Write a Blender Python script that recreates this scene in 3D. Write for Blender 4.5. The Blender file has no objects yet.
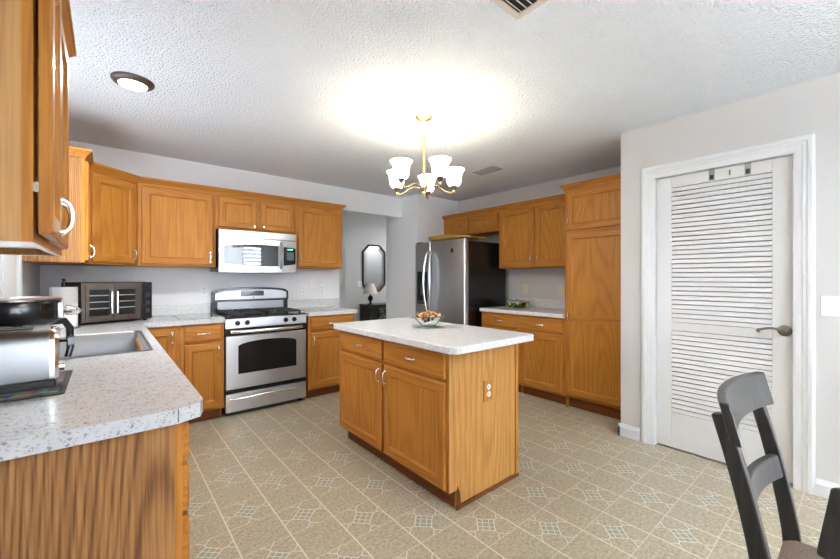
import bpy, bmesh, math, random
from mathutils import Vector, Matrix
random.seed(7)
C = bpy.context.scene
COL = C.collection
PI = math.pi
R = math.radians

# ------------------------------------------------------------------ camera
cam_d = bpy.data.cameras.new('camera'); cam = bpy.data.objects.new('camera', cam_d); COL.objects.link(cam)
cam.location = (0, 0, 1.27)
cam.rotation_euler = (R(90), 0, R(-40))
cam_d.sensor_width = 36; cam_d.sensor_fit = 'HORIZONTAL'
cam_d.lens = 373 / 840 * 36
cam_d.shift_y = -(279.5 - 278.3) / 840
cam_d.clip_start = 0.05
C.camera = cam
# ------------------------------------------------------------------ world, light, exposure
W = bpy.data.worlds.new('world'); C.world = W; W.use_nodes = True
bg = W.node_tree.nodes['Background']
bg.inputs[0].default_value = (0.80, 0.90, 1.0, 1); bg.inputs[1].default_value = 1.6
def area(name, loc, rot, sx, sy, power, col=(1, 1, 1), spread=180):
    l = bpy.data.lights.new(name, 'AREA'); l.shape = 'RECTANGLE'; l.size = sx; l.size_y = sy
    l.energy = power; l.color = col; l.spread = R(spread)
    o = bpy.data.objects.new(name, l); COL.objects.link(o); o.location = loc; o.rotation_euler = rot
    return o
# daylight entering by the glazed doors, the blinds window and the sink window (tilted up a little: much of it comes off the sunlit ground)
area('daylight_patio', (0.75, -2.60, 1.10), (R(90), 0, R(180)), 2.2, 2.0, 170, (0.85, 0.94, 1.07), 100)
area('daylight_blinds', (2.60, -2.62, 1.45), (R(90), 0, R(180)), 1.1, 1.25, 75, (0.84, 0.93, 1.08), 120)
area('daylight_sink', (-0.43, 2.62, 1.58), (R(112), 0, R(-90)), 1.2, 0.95, 6, (0.86, 0.94, 1.06))
area('hall_fill', (4.6, 5.0, 2.3), (0, 0, 0), 0.6, 0.6, 6, (0.93, 0.97, 1.0))  # unseen fill lamp added at the hall ceiling to brighten its walls
# added fill light, thrown up at the ceiling from behind the camera
area('fill_uplight', (1.45, -1.30, 2.00), (R(180), 0, 0), 0.6, 0.6, 43, (0.97, 0.985, 1.0))
vs = C.view_settings
C.display_settings.display_device = 'sRGB'
vs.view_transform = 'Standard'; vs.look = 'None'; vs.gamma = 1; vs.use_curve_mapping = False
vs.exposure = 2.02
try:
    C.cycles.max_bounces = 20; C.cycles.diffuse_bounces = 18; C.cycles.glossy_bounces = 5
    C.cycles.sample_clamp_indirect = 6; C.cycles.use_denoising = True
    C.cycles.caustics_reflective = False; C.cycles.caustics_refractive = False
except Exception:
    pass

# ------------------------------------------------------------------ materials
def lin(r, g, b):
    f = lambda v: (v / 255 / 12.92) if v / 255 <= .04045 else ((v / 255 + .055) / 1.055) ** 2.4
    return (f(r), f(g), f(b), 1)
def mat(name, col, rough=.5, metal=0, spec=.5, coat=0, emit=None, estr=0, trans=0, ior=1.45, alpha=1):
    m = bpy.data.materials.new(name); m.use_nodes = True
    b = m.node_tree.nodes['Principled BSDF']
    b.inputs['Base Color'].default_value = col if len(col) == 4 else (*col, 1)
    b.inputs['Roughness'].default_value = rough; b.inputs['Metallic'].default_value = metal
    b.inputs['Specular IOR Level'].default_value = spec; b.inputs['Coat Weight'].default_value = coat
    b.inputs['Transmission Weight'].default_value = trans; b.inputs['IOR'].default_value = ior
    b.inputs['Alpha'].default_value = alpha
    if emit:
        b.inputs['Emission Color'].default_value = (*emit[:3], 1); b.inputs['Emission Strength'].default_value = estr
    return m
class N:
    """small node helper"""
    def __init__(s, m): s.t = m.node_tree; s.n = s.t.nodes; s.b = s.n['Principled BSDF']
    def new(s, typ, **kw):
        x = s.n.new(typ)
        for k, v in kw.items(): setattr(x, k, v)
        return x
    def link(s, a, b): s.t.links.new(a, b)
    def math(s, op, a, b=None, c=None):
        x = s.new('ShaderNodeMath', operation=op)
        for i, v in enumerate((a, b, c)):
            if v is None: continue
            if isinstance(v, (int, float)): x.inputs[i].default_value = v
            else: s.link(v, x.inputs[i])
        return x.outputs[0]
    def noise(s, vec, scale, detail=2, rough=.5):
        x = s.new('ShaderNodeTexNoise'); x.inputs['Scale'].default_value = scale
        x.inputs['Detail'].default_value = detail; x.inputs['Roughness'].default_value = rough
        s.link(vec, x.inputs['Vector']); return x.outputs['Fac']
    def ramp(s, fac, *stops):
        x = s.new('ShaderNodeValToRGB'); e = x.color_ramp.elements
        while len(e) < len(stops): e.new(.5)
        for i, (p, c) in enumerate(stops):
            e[i].position = p; e[i].color = c if len(c) == 4 else (*c, 1)
        s.link(fac, x.inputs[0]); return x.outputs[0]
    def mix(s, fac, a, b, mode='MIX'):
        x = s.new('ShaderNodeMix', data_type='RGBA', blend_type=mode)
        for sock, v in ((x.inputs[0], fac), (x.inputs[6], a), (x.inputs[7], b)):
            if isinstance(v, (int, float)): sock.default_value = v
            elif isinstance(v, tuple): sock.default_value = v if len(v) == 4 else (*v, 1)
            else: s.link(v, sock)
        return x.outputs[2]
    def coord(s, rnd=False, scale=None):
        tc = s.new('ShaderNodeTexCoord'); o = tc.outputs['Object']
        if rnd:
            oi = s.new('ShaderNodeObjectInfo'); a = s.new('ShaderNodeVectorMath', operation='ADD')
            mm = s.math('MULTIPLY', oi.outputs['Random'], 13.7)
            s.link(o, a.inputs[0]); s.link(mm, a.inputs[1]); o = a.outputs[0]
        if scale:
            mp = s.new('ShaderNodeMapping'); mp.inputs['Scale'].default_value = scale
            s.link(o, mp.inputs['Vector']); o = mp.outputs[0]
        return o
    def bump(s, h, strength, dist):
        x = s.new('ShaderNodeBump'); x.inputs['Strength'].default_value = strength
        x.inputs['Distance'].default_value = dist; s.link(h, x.inputs['Height'])
        s.link(x.outputs[0], s.b.inputs['Normal'])

def oak(name, axis, light, dark, cath=.30, pore=.5, rough=.38, freq=120, nscale=4.0):
    m = mat(name, light, rough, spec=.22); n = N(m)
    sq = {'z': (1, 1, .10), 'x': (.10, 1, 1), 'y': (1, .10, 1)}[axis]
    sf = {'z': (1, 1, .025), 'x': (.025, 1, 1), 'y': (1, .025, 1)}[axis]
    v = n.coord(True, sq); v2 = n.coord(True, sf)
    big = n.noise(v, nscale, 1.5, .4)
    rings = n.math('SINE', n.math('MULTIPLY', big, freq))
    rings = n.math('MULTIPLY_ADD', rings, .5, .5)
    rings = n.math('POWER', rings, 2.0)
    fine = n.noise(v2, 150, 2, .6)
    finem = n.ramp(fine, (.42, (1, 1, 1)), (.60, (0, 0, 0)))
    tone = n.noise(v, 2.0, 2)
    f = n.math('ADD', n.math('MULTIPLY', rings, cath), n.math('MULTIPLY', finem, pore * .5))
    f = n.math('ADD', f, n.math('MULTIPLY_ADD', tone, .3, -.15))
    f = n.math('MAXIMUM', n.math('MINIMUM', f, 1.0), 0.0)
    col = n.mix(f, light, dark)
    n.link(col, n.b.inputs['Base Color'])
    n.bump(n.math('MULTIPLY', finem, -1), .10, .001)
    return m
OL, OD = lin(186, 125, 54), lin(136, 77, 25)
M = {}
M['oak_z'] = oak('oak_upright', 'z', OL, OD)
M['oak_x'] = oak('oak_across', 'x', OL, OD)
M['oak_panel'] = oak('oak_panel', 'z', lin(188, 128, 54), lin(138, 78, 24), cath=.26, freq=170, nscale=2.6)
VL, VD = lin(194, 142, 78), lin(132, 84, 38)
M['veneer'] = oak('oak_veneer', 'z', VL, VD, cath=.26, pore=.7, freq=200, nscale=2.0, rough=.45)
M['veneer_shaded'] = oak('oak_veneer_shaded', 'z', lin(166, 118, 72), lin(100, 64, 34), cath=.50, pore=.9, freq=560, nscale=1.8, rough=.5)  # heavier-grained oak veneer, with shade painted into its colour
M['veneer_lit'] = oak('oak_veneer_lit', 'z', lin(188, 144, 92), lin(156, 108, 58), cath=.30, pore=.6, freq=230, nscale=2.0, rough=.42)  # lit copy of the oak veneer: light painted into the colour
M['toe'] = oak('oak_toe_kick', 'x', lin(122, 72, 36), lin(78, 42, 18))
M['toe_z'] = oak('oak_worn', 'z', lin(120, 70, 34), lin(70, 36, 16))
M['dark_gap'] = mat('cabinet_interior', (.05, .03, .015), .8)

def counter_mat(name, base, fleck, amount):
    m = mat(name, base, .24, spec=.45); n = N(m); v = n.coord()
    warp = n.new('ShaderNodeTexNoise'); warp.inputs['Scale'].default_value = 60; n.link(v, warp.inputs['Vector'])
    ad = n.new('ShaderNodeVectorMath', operation='MULTIPLY_ADD'); n.link(warp.outputs['Color'], ad.inputs[0]); ad.inputs[1].default_value = (.012, .012, .012); n.link(v, ad.inputs[2])
    def cells(sc):
        vo = n.new('ShaderNodeTexVoronoi'); vo.inputs['Scale'].default_value = sc; n.link(ad.outputs[0], vo.inputs['Vector'])
        sep = n.new('ShaderNodeSeparateColor'); n.link(vo.outputs['Color'], sep.inputs[0]); return sep.outputs
    s1 = cells(270); s2 = cells(170)
    a = n.math('GREATER_THAN', s1[0], 1 - amount); b = n.math('GREATER_THAN', s2[1], 1 - amount * .30)
    mott = n.noise(v, 30, 4, .65)
    c0 = n.mix(n.ramp(mott, (.38, (0, 0, 0)), (.66, (1, 1, 1))), base, tuple(x * .90 for x in base[:3]))
    c1 = n.mix(n.math('MULTIPLY', a, .5), c0, fleck)
    c2 = n.mix(n.math('MULTIPLY', b, .75), c1, fleck)
    n.link(c2, n.b.inputs['Base Color']); return m
M['counter'] = counter_mat('speckled_laminate', lin(196, 197, 198), lin(128, 125, 122), .13)
M['island_counter'] = counter_mat('pale_speckled_laminate', lin(226, 227, 227), lin(180, 172, 160), .13)

def paint(name, col, bump=.12, scale=130, rough=.75):
    m = mat(name, col, rough, spec=.25); n = N(m); v = n.coord()
    n.bump(n.noise(v, scale, 3), bump, .002); return m
M['wall'] = paint('greige_paint', lin(205, 203, 201))
M['wall_white'] = paint('pale_paint', lin(244, 247, 251))
M['trim'] = mat('white_trim_paint', lin(222, 223, 224), .35)
M['door_paint'] = mat('white_door_paint', lin(218, 218, 217), .42)
m = mat('popcorn_ceiling', lin(238, 243, 249), .9, spec=.1); n = N(m); v = n.coord()
vo = n.new('ShaderNodeTexVoronoi'); vo.inputs['Scale'].default_value = 78; n.link(v, vo.inputs['Vector'])
hh = n.math('ADD', n.math('MULTIPLY', vo.outputs['Distance'], -1.0), n.math('MULTIPLY', n.noise(v, 70, 3, .6), 1.2))
n.bump(hh, .9, .0125); M['ceiling'] = m

# vinyl floor: square tiles, every other one with a diamond figure
m = mat('vinyl_floor', (.4, .36, .3), .36, spec=.45); n = N(m); v = n.coord()
sp = n.new('ShaderNodeSeparateXYZ'); n.link(v, sp.inputs[0])
tx = n.math('DIVIDE', n.math('SUBTRACT', sp.outputs[0], .470 - .228 * 40), .228)
ty = n.math('DIVIDE', n.math('SUBTRACT', sp.outputs[1], 2.051 - .2275 * 40), .2275)
fx = n.math('FRACT', tx); fy = n.math('FRACT', ty)
par = n.math('MODULO', n.math('ADD', n.math('FLOOR', tx), n.math('FLOOR', ty)), 2)
orn = n.math('LESS_THAN', par, .5)
ax = n.math('ABSOLUTE', n.math('SUBTRACT', fx, .5)); ay = n.math('ABSOLUTE', n.math('SUBTRACT', fy, .5))
lx = n.math('GREATER_THAN', ax, .485); ly = n.math('GREATER_THAN', ay, .489)
d = n.math('ADD', ax, ay)
def ring(c0, w): return n.math('LESS_THAN', n.math('ABSOLUTE', n.math('SUBTRACT', d, c0)), w)
px = n.math('SUBTRACT', fx, .5); py_ = n.math('SUBTRACT', fy, .5)
P_ = n.math('ABSOLUTE', n.math('ADD', px, py_)); Q_ = n.math('ABSOLUTE', n.math('SUBTRACT', px, py_))
r1 = ring(.268, .014)
inside = n.math('LESS_THAN', d, .268)
lat = n.math('MAXIMUM', n.math('LESS_THAN', n.math('ABSOLUTE', n.math('SUBTRACT', P_, .10)), .011), n.math('LESS_THAN', n.math('ABSOLUTE', n.math('SUBTRACT', Q_, .10)), .011))
cross = n.math('MULTIPLY', lat, inside)
mn = n.math('MINIMUM', ax, ay)
spoke = n.math('MULTIPLY', n.math('LESS_THAN', mn, .010), n.math('MULTIPLY', n.math('GREATER_THAN', d, .265), n.math('LESS_THAN', d, .36)))
fork = n.math('MULTIPLY', n.math('LESS_THAN', n.math('ABSOLUTE', n.math('SUBTRACT', n.math('SUBTRACT', n.math('MAXIMUM', ax, ay), mn), .36)), .012), n.math('GREATER_THAN', n.math('MAXIMUM', ax, ay), .36))
fig = n.math('MAXIMUM', n.math('MAXIMUM', r1, cross), n.math('MAXIMUM', spoke, fork))
fig = n.math('MULTIPLY', fig, orn)
nz = n.noise(v, 64, 5, .75); nz2 = n.noise(v, 7, 3, .6)
base = n.ramp(nz, (.32, lin(126, 117, 99)), (.5, lin(171, 159, 134)), (.68, lin(197, 186, 160)))
base = n.mix(n.math('MULTIPLY', nz2, .3), base, lin(150, 143, 130))
inn = n.math('MULTIPLY', n.math('LESS_THAN', d, .265), orn)
base = n.mix(n.math('MULTIPLY', inn, .55), base, lin(140, 144, 130))
c1 = n.mix(n.math('MULTIPLY', fig, .75), base, lin(226, 226, 216))
c1 = n.mix(n.math('MULTIPLY', ly, .5), c1, lin(214, 206, 186))
c1 = n.mix(n.math('MULTIPLY', lx, .8), c1, lin(220, 211, 192))
n.link(c1, n.b.inputs['Base Color']); n.bump(nz, .08, .002); M['floor'] = m

def steel(name, col, rough, axis):
    m = mat(name, col, rough, metal=1); n = N(m)
    sc = {'z': (1, 1, .01), 'x': (.01, 1, 1)}[axis]
    v = n.coord(False, sc); f = n.noise(v, 260, 2)
    x = n.new('ShaderNodeMapRange'); x.inputs[3].default_value = rough - .07; x.inputs[4].default_value = rough + .09
    n.link(f, x.inputs[0]); n.link(x.outputs[0], n.b.inputs['Roughness']); n.bump(f, .03, .0005); return m
M['steel'] = steel('brushed_steel', (.52, .52, .52), .33, 'x')
M['steel_mid'] = steel('mid_steel', (.36, .36, .365), .38, 'x')
M['steel_soft'] = steel('soft_steel', (.24, .24, .245), .38, 'x')
M['steel_bright'] = steel('bright_steel', (.78, .78, .78), .16, 'x')
M['steel_fridge'] = steel('fridge_steel', (.46, .465, .47), .34, 'x')
M['chrome'] = mat('chrome', (.86, .86, .86), .10, metal=1)
M['nickel'] = mat('satin_nickel', (.80, .78, .72), .24, metal=1)
M['brass'] = mat('polished_brass', (.66, .50, .25), .28, metal=1)
M['aged_brass'] = mat('aged_brass', (.30, .23, .13), .34, metal=1)
M['bronze'] = mat('oil_rubbed_bronze', (.085, .055, .045), .45, metal=.3)
M['lever'] = mat('antique_bronze', (.22, .19, .15), .30, metal=.9)
M['black'] = mat('black_enamel', (.012, .012, .013), .16)
M['black_matt'] = mat('black_matt', (.018, .018, .018), .55)
M['black_side'] = mat('black_fridge_side', (.010, .010, .011), .20)
M['glass_dark'] = mat('dark_oven_glass', (.012, .013, .014), .05)
M['glass_micro'] = mat('reflective_black_glass', (.015, .016, .018), .02, spec=.8, coat=.4)
M['plastic_white'] = mat('white_plastic', lin(250, 251, 253), .4)
M['plastic_almond'] = mat('almond_plastic', lin(226, 214, 190), .4)
M['slot'] = mat('socket_slot', (.04, .04, .04), .6)
M['paper'] = mat('paper_towel', lin(240, 240, 240), .95, spec=.1)
M['brown_steel'] = mat('dark_brown_steel', (.13, .105, .09), .32, metal=.85)
M['display'] = mat('display', (.01, .02, .02), .1, emit=(.2, .9, .6), estr=.6)
M['display_blue'] = mat('display_dim', (.10, .13, .15), .12)
M['glass'] = mat('clear_glass', (1, 1, 1), .02, trans=1, ior=1.45)
M['shade'] = mat('frosted_shade', (.95, .90, .78), .4, emit=(1.0, .93, .78), estr=4.4)
M['lens'] = mat('lamp_lens', (.95, .95, .95), .4, emit=(1, .99, .97), estr=2.5)
M['chair'] = None
m = mat('charcoal_wood', (.035, .033, .033), .29, spec=.5, coat=.2); n = N(m)
f = n.noise(n.coord(False, (1, 1, .06)), 80, 3); n.link(n.ramp(f, (.35, (.020, .018, .017)), (.7, (.046, .042, .040))), n.b.inputs['Base Color']); M['chair'] = m
m = mat('taupe_fabric', lin(120, 104, 92), .95, spec=.1); n = N(m)
f = n.noise(n.coord(), 300, 2); n.link(n.ramp(f, (.3, lin(98, 84, 74)), (.7, lin(138, 122, 110))), n.b.inputs['Base Color']); n.bump(f, .3, .001); M['fabric'] = m
m = mat('glass_board', lin(150, 156, 156), .08, spec=.6); n = N(m)
f = n.noise(n.coord(), 260, 2); n.link(n.ramp(f, (.4, lin(132, 138, 138)), (.6, lin(172, 176, 174))), n.b.inputs['Base Color']); M['board'] = m
m = mat('mirror_glass', (.62, .64, .65), .02, metal=1); M['mirror'] = m
m = mat('mirror_bevel', (.42, .42, .42), .16, metal=1); M['mirror_bevel'] = m
m = mat('mirror_frame', (.05, .035, .028), .3); M['mirror_frame'] = m
m = mat('carved_black', (.02, .02, .02), .4); n = N(m); f = n.noise(n.coord(), 26, 3)
n.link(n.ramp(f, (.48, (.012, .012, .012)), (.56, (.20, .17, .13))), n.b.inputs['Base Color']); M['carved'] = m
M['lampshade'] = mat('linen_lampshade', lin(226, 214, 202), .9)
m = mat('potpourri', lin(200, 150, 96), .9); n = N(m); oi = n.new('ShaderNodeObjectInfo')
n.link(n.ramp(n.noise(n.coord(), 55, 2), (.32, lin(128, 74, 40)), (.5, lin(206, 150, 92)), (.68, lin(238, 214, 176))), n.b.inputs['Base Color']); M['petal'] = m
m = mat('green_cloth', lin(150, 196, 150), .9); n = N(m)
n.link(n.ramp(n.noise(n.coord(), 60, 2), (.4, lin(120, 176, 128)), (.62, lin(226, 230, 214))), n.b.inputs['Base Color']); M['doily'] = m
m = mat('painted_ceramic', lin(40, 60, 40), .2); n = N(m)
n.link(n.ramp(n.noise(n.coord(), 26, 2), (.40, lin(26, 44, 34)), (.50, lin(60, 96, 50)), (.58, lin(236, 206, 60)), (.72, lin(224, 170, 40))), n.b.inputs['Base Color']); M['ceramic'] = m
M['ceramic_lid'] = mat('grey_ceramic', lin(150, 152, 146), .25)
m = mat('quilted_print', (.2, .1, .1), .9); n = N(m)
vo = n.new('ShaderNodeTexVoronoi'); vo.inputs['Scale'].default_value = 45; n.link(n.coord(), vo.inputs['Vector'])
n.link(n.mix(.8, vo.outputs['Color'], lin(74, 62, 54)), n.b.inputs['Base Color']); M['print'] = m
M['gold_wood'] = oak('golden_tray_wood', 'x', lin(206, 160, 84), lin(160, 112, 48))
M['gold_rim'] = mat('gilt_rim', lin(190, 140, 60), .3, metal=.6)
M['blind'] = mat('white_blind_slat', lin(238, 240, 242), .5)
M['rubber'] = mat('dark_rubber', (.02, .02, .02), .8)
M['grille'] = mat('vent_grey', lin(158, 156, 150), .5)
M['dark_void'] = mat('duct_dark', (.03, .03, .028), .9)
M['blackwood'] = mat('black_cabinet', (.02, .019, .018), .3)

# ------------------------------------------------------------------ mesh helpers
class MB:
    def __init__(s): s.bm = bmesh.new(); s.mi = 0
    def _tag(s, n0):
        for f in list(s.bm.faces)[n0:]: f.material_index = s.mi
    def box(s, x0, x1, y0, y1, z0, z1, rot=None):
        n0 = len(s.bm.faces)
        r = bmesh.ops.create_cube(s.bm, size=1)
        mt = Matrix.Translation(((x0 + x1) / 2, (y0 + y1) / 2, (z0 + z1) / 2))
        if rot is not None: mt = mt @ rot
        mt = mt @ Matrix.Diagonal((abs(x1 - x0), abs(y1 - y0), abs(z1 - z0), 1))
        bmesh.ops.transform(s.bm, matrix=mt, verts=r['verts']); s._tag(n0); return s
    def loft(s, rings, cap=True, closed=False, wrap=True):
        n0 = len(s.bm.faces)
        V = [[s.bm.verts.new(p) for p in r] for r in rings]
        k = len(rings[0])
        seq = list(zip(V, V[1:])) + ([(V[-1], V[0])] if closed else [])
        for a, b in seq:
            for i in range(k if wrap else k - 1):
                j = (i + 1) % k
                try: s.bm.faces.new((a[i], a[j], b[j], b[i]))
                except ValueError: pass
        if cap and not closed:
            for r in (V[0], V[-1]):
                try: s.bm.faces.new(r)
                except ValueError: pass
        s._tag(n0); return s
    def prism(s, pts, z0, z1, plane='xy'):
        f = {'xy': lambda p, h: (p[0], p[1], h), 'xz': lambda p, h: (p[0], h, p[1]), 'yz': lambda p, h: (h, p[0], p[1])}[plane]
        return s.loft([[f(p, z0) for p in pts], [f(p, z1) for p in pts]])
    def lathe(s, prof, c=(0, 0, 0), seg=24, axis='z', cap=True, sx=1, sy=1):
        rings = []
        for r, h in prof:
            q = []
            for i in range(seg):
                t = 2 * PI * i / seg; a, b = r * math.cos(t) * sx, r * math.sin(t) * sy
                q.append({'z': (c[0] + a, c[1] + b, c[2] + h), 'y': (c[0] + a, c[1] + h, c[2] + b), 'x': (c[0] + h, c[1] + a, c[2] + b)}[axis])
            rings.append(q)
        return s.loft(rings, cap)
    def tube(s, path, r, seg=10, closed=False, flat=1.0):
        P = [Vector(p) for p in path]; n = len(P); rings = []; up = None
        rr = r if isinstance(r, (list, tuple)) else [r] * n
        for i in range(n):
            if closed: t = P[(i + 1) % n] - P[i - 1]
            else: t = P[min(i + 1, n - 1)] - P[max(i - 1, 0)]
            t.normalize()
            if up is None:
                up = Vector((0, 0, 1)) if abs(t.z) < .9 else Vector((1, 0, 0))
            a = t.cross(up)
            if a.length < 1e-5: a = t.cross(Vector((0, 1, 0)))
            a.normalize(); b = a.cross(t).normalized(); up = b
            rings.append([tuple(P[i] + a * rr[i] * math.cos(2 * PI * k / seg) + b * rr[i] * flat * math.sin(2 * PI * k / seg)) for k in range(seg)])
        return s.loft(rings, True, closed)
    def rect_sweep(s, path, w, t, side):
        """rectangular bar along path: w along `side` vector, t across"""
        P = [Vector(p) for p in path]; n = len(P); rings = []; sd = Vector(side).normalized()
        for i in range(n):
            tg = (P[min(i + 1, n - 1)] - P[max(i - 1, 0)]).normalized()
            nn = tg.cross(sd).normalized()
            ww = w[i] if isinstance(w, (list, tuple)) else w
            tt = t[i] if isinstance(t, (list, tuple)) else t
            rings.append([tuple(P[i] + sd * ww / 2 * a + nn * tt / 2 * b) for a, b in ((-1, -1), (1, -1), (1, 1), (-1, 1))])
        return s.loft(rings)
    def sphere(s, c, r, seg=12, sc=(1, 1, 1), rot=None):
        n0 = len(s.bm.faces)
        q = bmesh.ops.create_uvsphere(s.bm, u_segments=seg, v_segments=max(6, seg // 2), radius=r)
        bmesh.ops.transform(s.bm, matrix=Matrix.Translation(c) @ (rot or Matrix()) @ Matrix.Diagonal((*sc, 1)), verts=q['verts']); s._tag(n0); return s
    def build(s, name, m, parent=None, bev=0, smooth=False, loc=None, seg=2, ang=40):
        bmesh.ops.recalc_face_normals(s.bm, faces=s.bm.faces)
        me = bpy.data.meshes.new(name); s.bm.to_mesh(me); s.bm.free()
        ms = m if isinstance(m, (list, tuple)) else [m]
        for x in ms: me.materials.append(M[x] if isinstance(x, str) else x)
        o = bpy.data.objects.new(name, me); COL.objects.link(o)
        if parent is not None: o.parent = parent
        if loc: o.location = loc
        if smooth:
            for p in me.polygons: p.use_smooth = True
            try: me.set_sharp_from_angle(angle=R(38))
            except Exception: pass
        if bev:
            b = o.modifiers.new('bevel', 'BEVEL'); b.width = bev; b.segments = seg; b.limit_method = 'ANGLE'; b.angle_limit = R(ang)
        return o
def tag(o, label=None, cat=None, group=None, kind=None):
    for k, v in (('label', label), ('category', cat), ('group', group), ('kind', kind)):
        if v: o[k] = v
    return o
def thing(name, label, cat, loc=(0, 0, 0), rot=0, group=None):
    o = bpy.data.objects.new(name, None); COL.objects.link(o); o.empty_display_size = .05
    o.location = loc; o.rotation_euler = (0, 0, R(rot)); return tag(o, label, cat, group)
def struct(o): o['kind'] = 'structure'; return o
def copy_tree(o, parent=None):
    c = o.copy(); COL.objects.link(c)
    if parent is not None: c.parent = parent
    for ch in [x for x in bpy.data.objects if x.parent == o]: copy_tree(ch, c)
    return c
def arc(n, a0, a1): return [a0 + (a1 - a0) * i / (n - 1) for i in range(n)]
def rrect(x0, x1, y0, y1, r, seg=5, rs=None):
    """rounded rectangle, ccw from lower-left; rs = radii (ll, lr, ur, ul)"""
    rs = rs or (r, r, r, r); out = []
    for (cx, cy, a, q) in ((x0, y0, PI, rs[0]), (x1, y0, 1.5 * PI, rs[1]), (x1, y1, 0, rs[2]), (x0, y1, .5 * PI, rs[3])):
        if q <= 0: out.append((cx, cy)); continue
        ox = cx + q * (1 if cx == x0 else -1); oy = cy + q * (1 if cy == y0 else -1)
        for k in range(seg + 1): out.append((ox + q * math.cos(a + PI / 2 * k / seg), oy + q * math.sin(a + PI / 2 * k / seg)))
    return out

# ------------------------------------------------------------------ the room
XL, XR, YB, ZC = -.42, 4.10, 4.33, 2.44          # left wall, right wall, back wall, ceiling
XP, YP = 3.19, 1.27                              # closet wall face and its corner
YR = -2.7
struct(MB().box(XL - .15, 6.2, YR - .15, 6.3, -.06, 0).build('floor', 'floor'))
struct(MB().box(XL - .15, 6.2, YR - .15, 6.3, ZC, ZC + .08).build('ceiling', 'ceiling'))
# back wall with the header over the hall opening
b = MB(); b.box(XL - .15, 2.285, YB, YB + .12, 0, ZC); b.box(2.285, 3.29, YB, YB + .12, 2.155, ZC)
struct(b.build('wall_back', 'wall_white'))
# left wall with the window over the sink
wy0, wy1, wz0, wz1 = 2.00, 3.28, 1.06, 2.10
b = MB(); b.box(XL - .12, XL, YR, wy0, 0, ZC); b.box(XL - .12, XL, wy1, YB, 0, ZC)
b.box(XL - .12, XL, wy0, wy1, 0, wz0); b.box(XL - .12, XL, wy0, wy1, wz1, ZC)
struct(b.build('wall_left', 'wall'))
struct(MB().box(XR, XR + .12, YP, 4.02, 0, ZC).build('wall_right', 'wall'))
# stub wall beside the fridge and the hall beyond
struct(MB().box(3.29, 4.22, 3.97, 4.73, 0, ZC).build('wall_fridge', 'wall_white'))
struct(MB().box(2.2, 6.2, 6.0, 6.1, 0, ZC).build('wall_hall', 'wall'))
struct(MB().box(2.35, 2.80, 5.12, 5.22, 0, ZC).build('wall_hall_left', 'wall'))
struct(MB().box(1.9, 2.35, YB + .12, 6.0, 0, ZC).build('wall_hall_side', 'wall'))
struct(MB().box(5.6, 5.7, 4.73, 6.0, 0, ZC).build('wall_hall_end', 'wall'))
struct(MB().box(4.22, 5.6, 4.63, 4.73, 0, ZC).build('wall_hall_right', 'wall'))
# closet wall with the door opening
dy0, dy1, dz = .262, 1.040, 2.045
b = MB(); b.box(XP, XP + .12, dy1, YP, 0, ZC); b.box(XP, XP + .12, YR, dy0, 0, ZC); b.box(XP, XP + .12, dy0, dy1, dz, ZC)
b.box(XP + .12, XR + .12, YP - .1, YP, 0, ZC)
struct(b.build('wall_closet', 'wall'))
struct(MB().box(XR, XR + .12, -.95, YP - .1, 0, ZC).build('wall_closet_back', 'wall'))
struct(MB().box(XP + .12, XR, -.95, -.85, 0, ZC).build('wall_closet_side', 'wall'))
# rear wall with patio opening and blinds window (behind the camera)
b = MB(); b.box(XL - .12, -.40, YR - .12, YR, 0, ZC); b.box(-.40, 1.90, YR - .12, YR, 2.15, ZC)
b.box(1.90, 2.0, YR - .12, YR, 0, ZC); b.box(2.0, 3.15, YR - .12, YR, 0, .80); b.box(2.0, 3.15, YR - .12, YR, 2.12, ZC)
b.box(3.15, XP + .12, YR - .12, YR, 0, ZC)
struct(b.build('wall_rear', 'wall'))
# window over the sink
w = struct(thing('window_1', None, None, (XL, 2.64, wz0)))
def lb(mb, x0, x1, y0, y1, z0, z1, o): return mb.box(x0 - o[0], x1 - o[0], y0 - o[1], y1 - o[1], z0 - o[2], z1 - o[2])
o = (XL, 2.64, wz0)
b = MB()
for q in ((XL, XL + .018, wy0 - .07, wy0, wz0 - .07, wz1 + .07), (XL, XL + .018, wy1, wy1 + .07, wz0 - .07, wz1 + .07),
          (XL, XL + .018, wy0, wy1, wz1, wz1 + .07), (XL, XL + .03, wy0 - .09, wy1 + .07, wz0 - .09, wz0)): lb(b, *q, o)
b.build('window_casing', 'trim', w, bev=.003)
b = MB()
for q in ((XL - .09, XL - .05, wy0, wy0 + .04, wz0, wz1), (XL - .09, XL - .05, wy1 - .04, wy1, wz0, wz1), (XL - .09, XL - .05, wy0, wy1, wz0, wz0 + .04),
          (XL - .09, XL - .05, wy0, wy1, wz1 - .04, wz1), (XL - .09, XL - .05, wy0, wy1, 1.56, 1.60)): lb(b, *q, o)
b.build('window_frame', 'trim', w)
b = MB(); lb(b, XL - .078, XL - .072, wy0 + .04, wy1 - .04, wz0 + .04, wz1 - .04, o); b.build('window_pane', 'glass', w)
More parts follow.
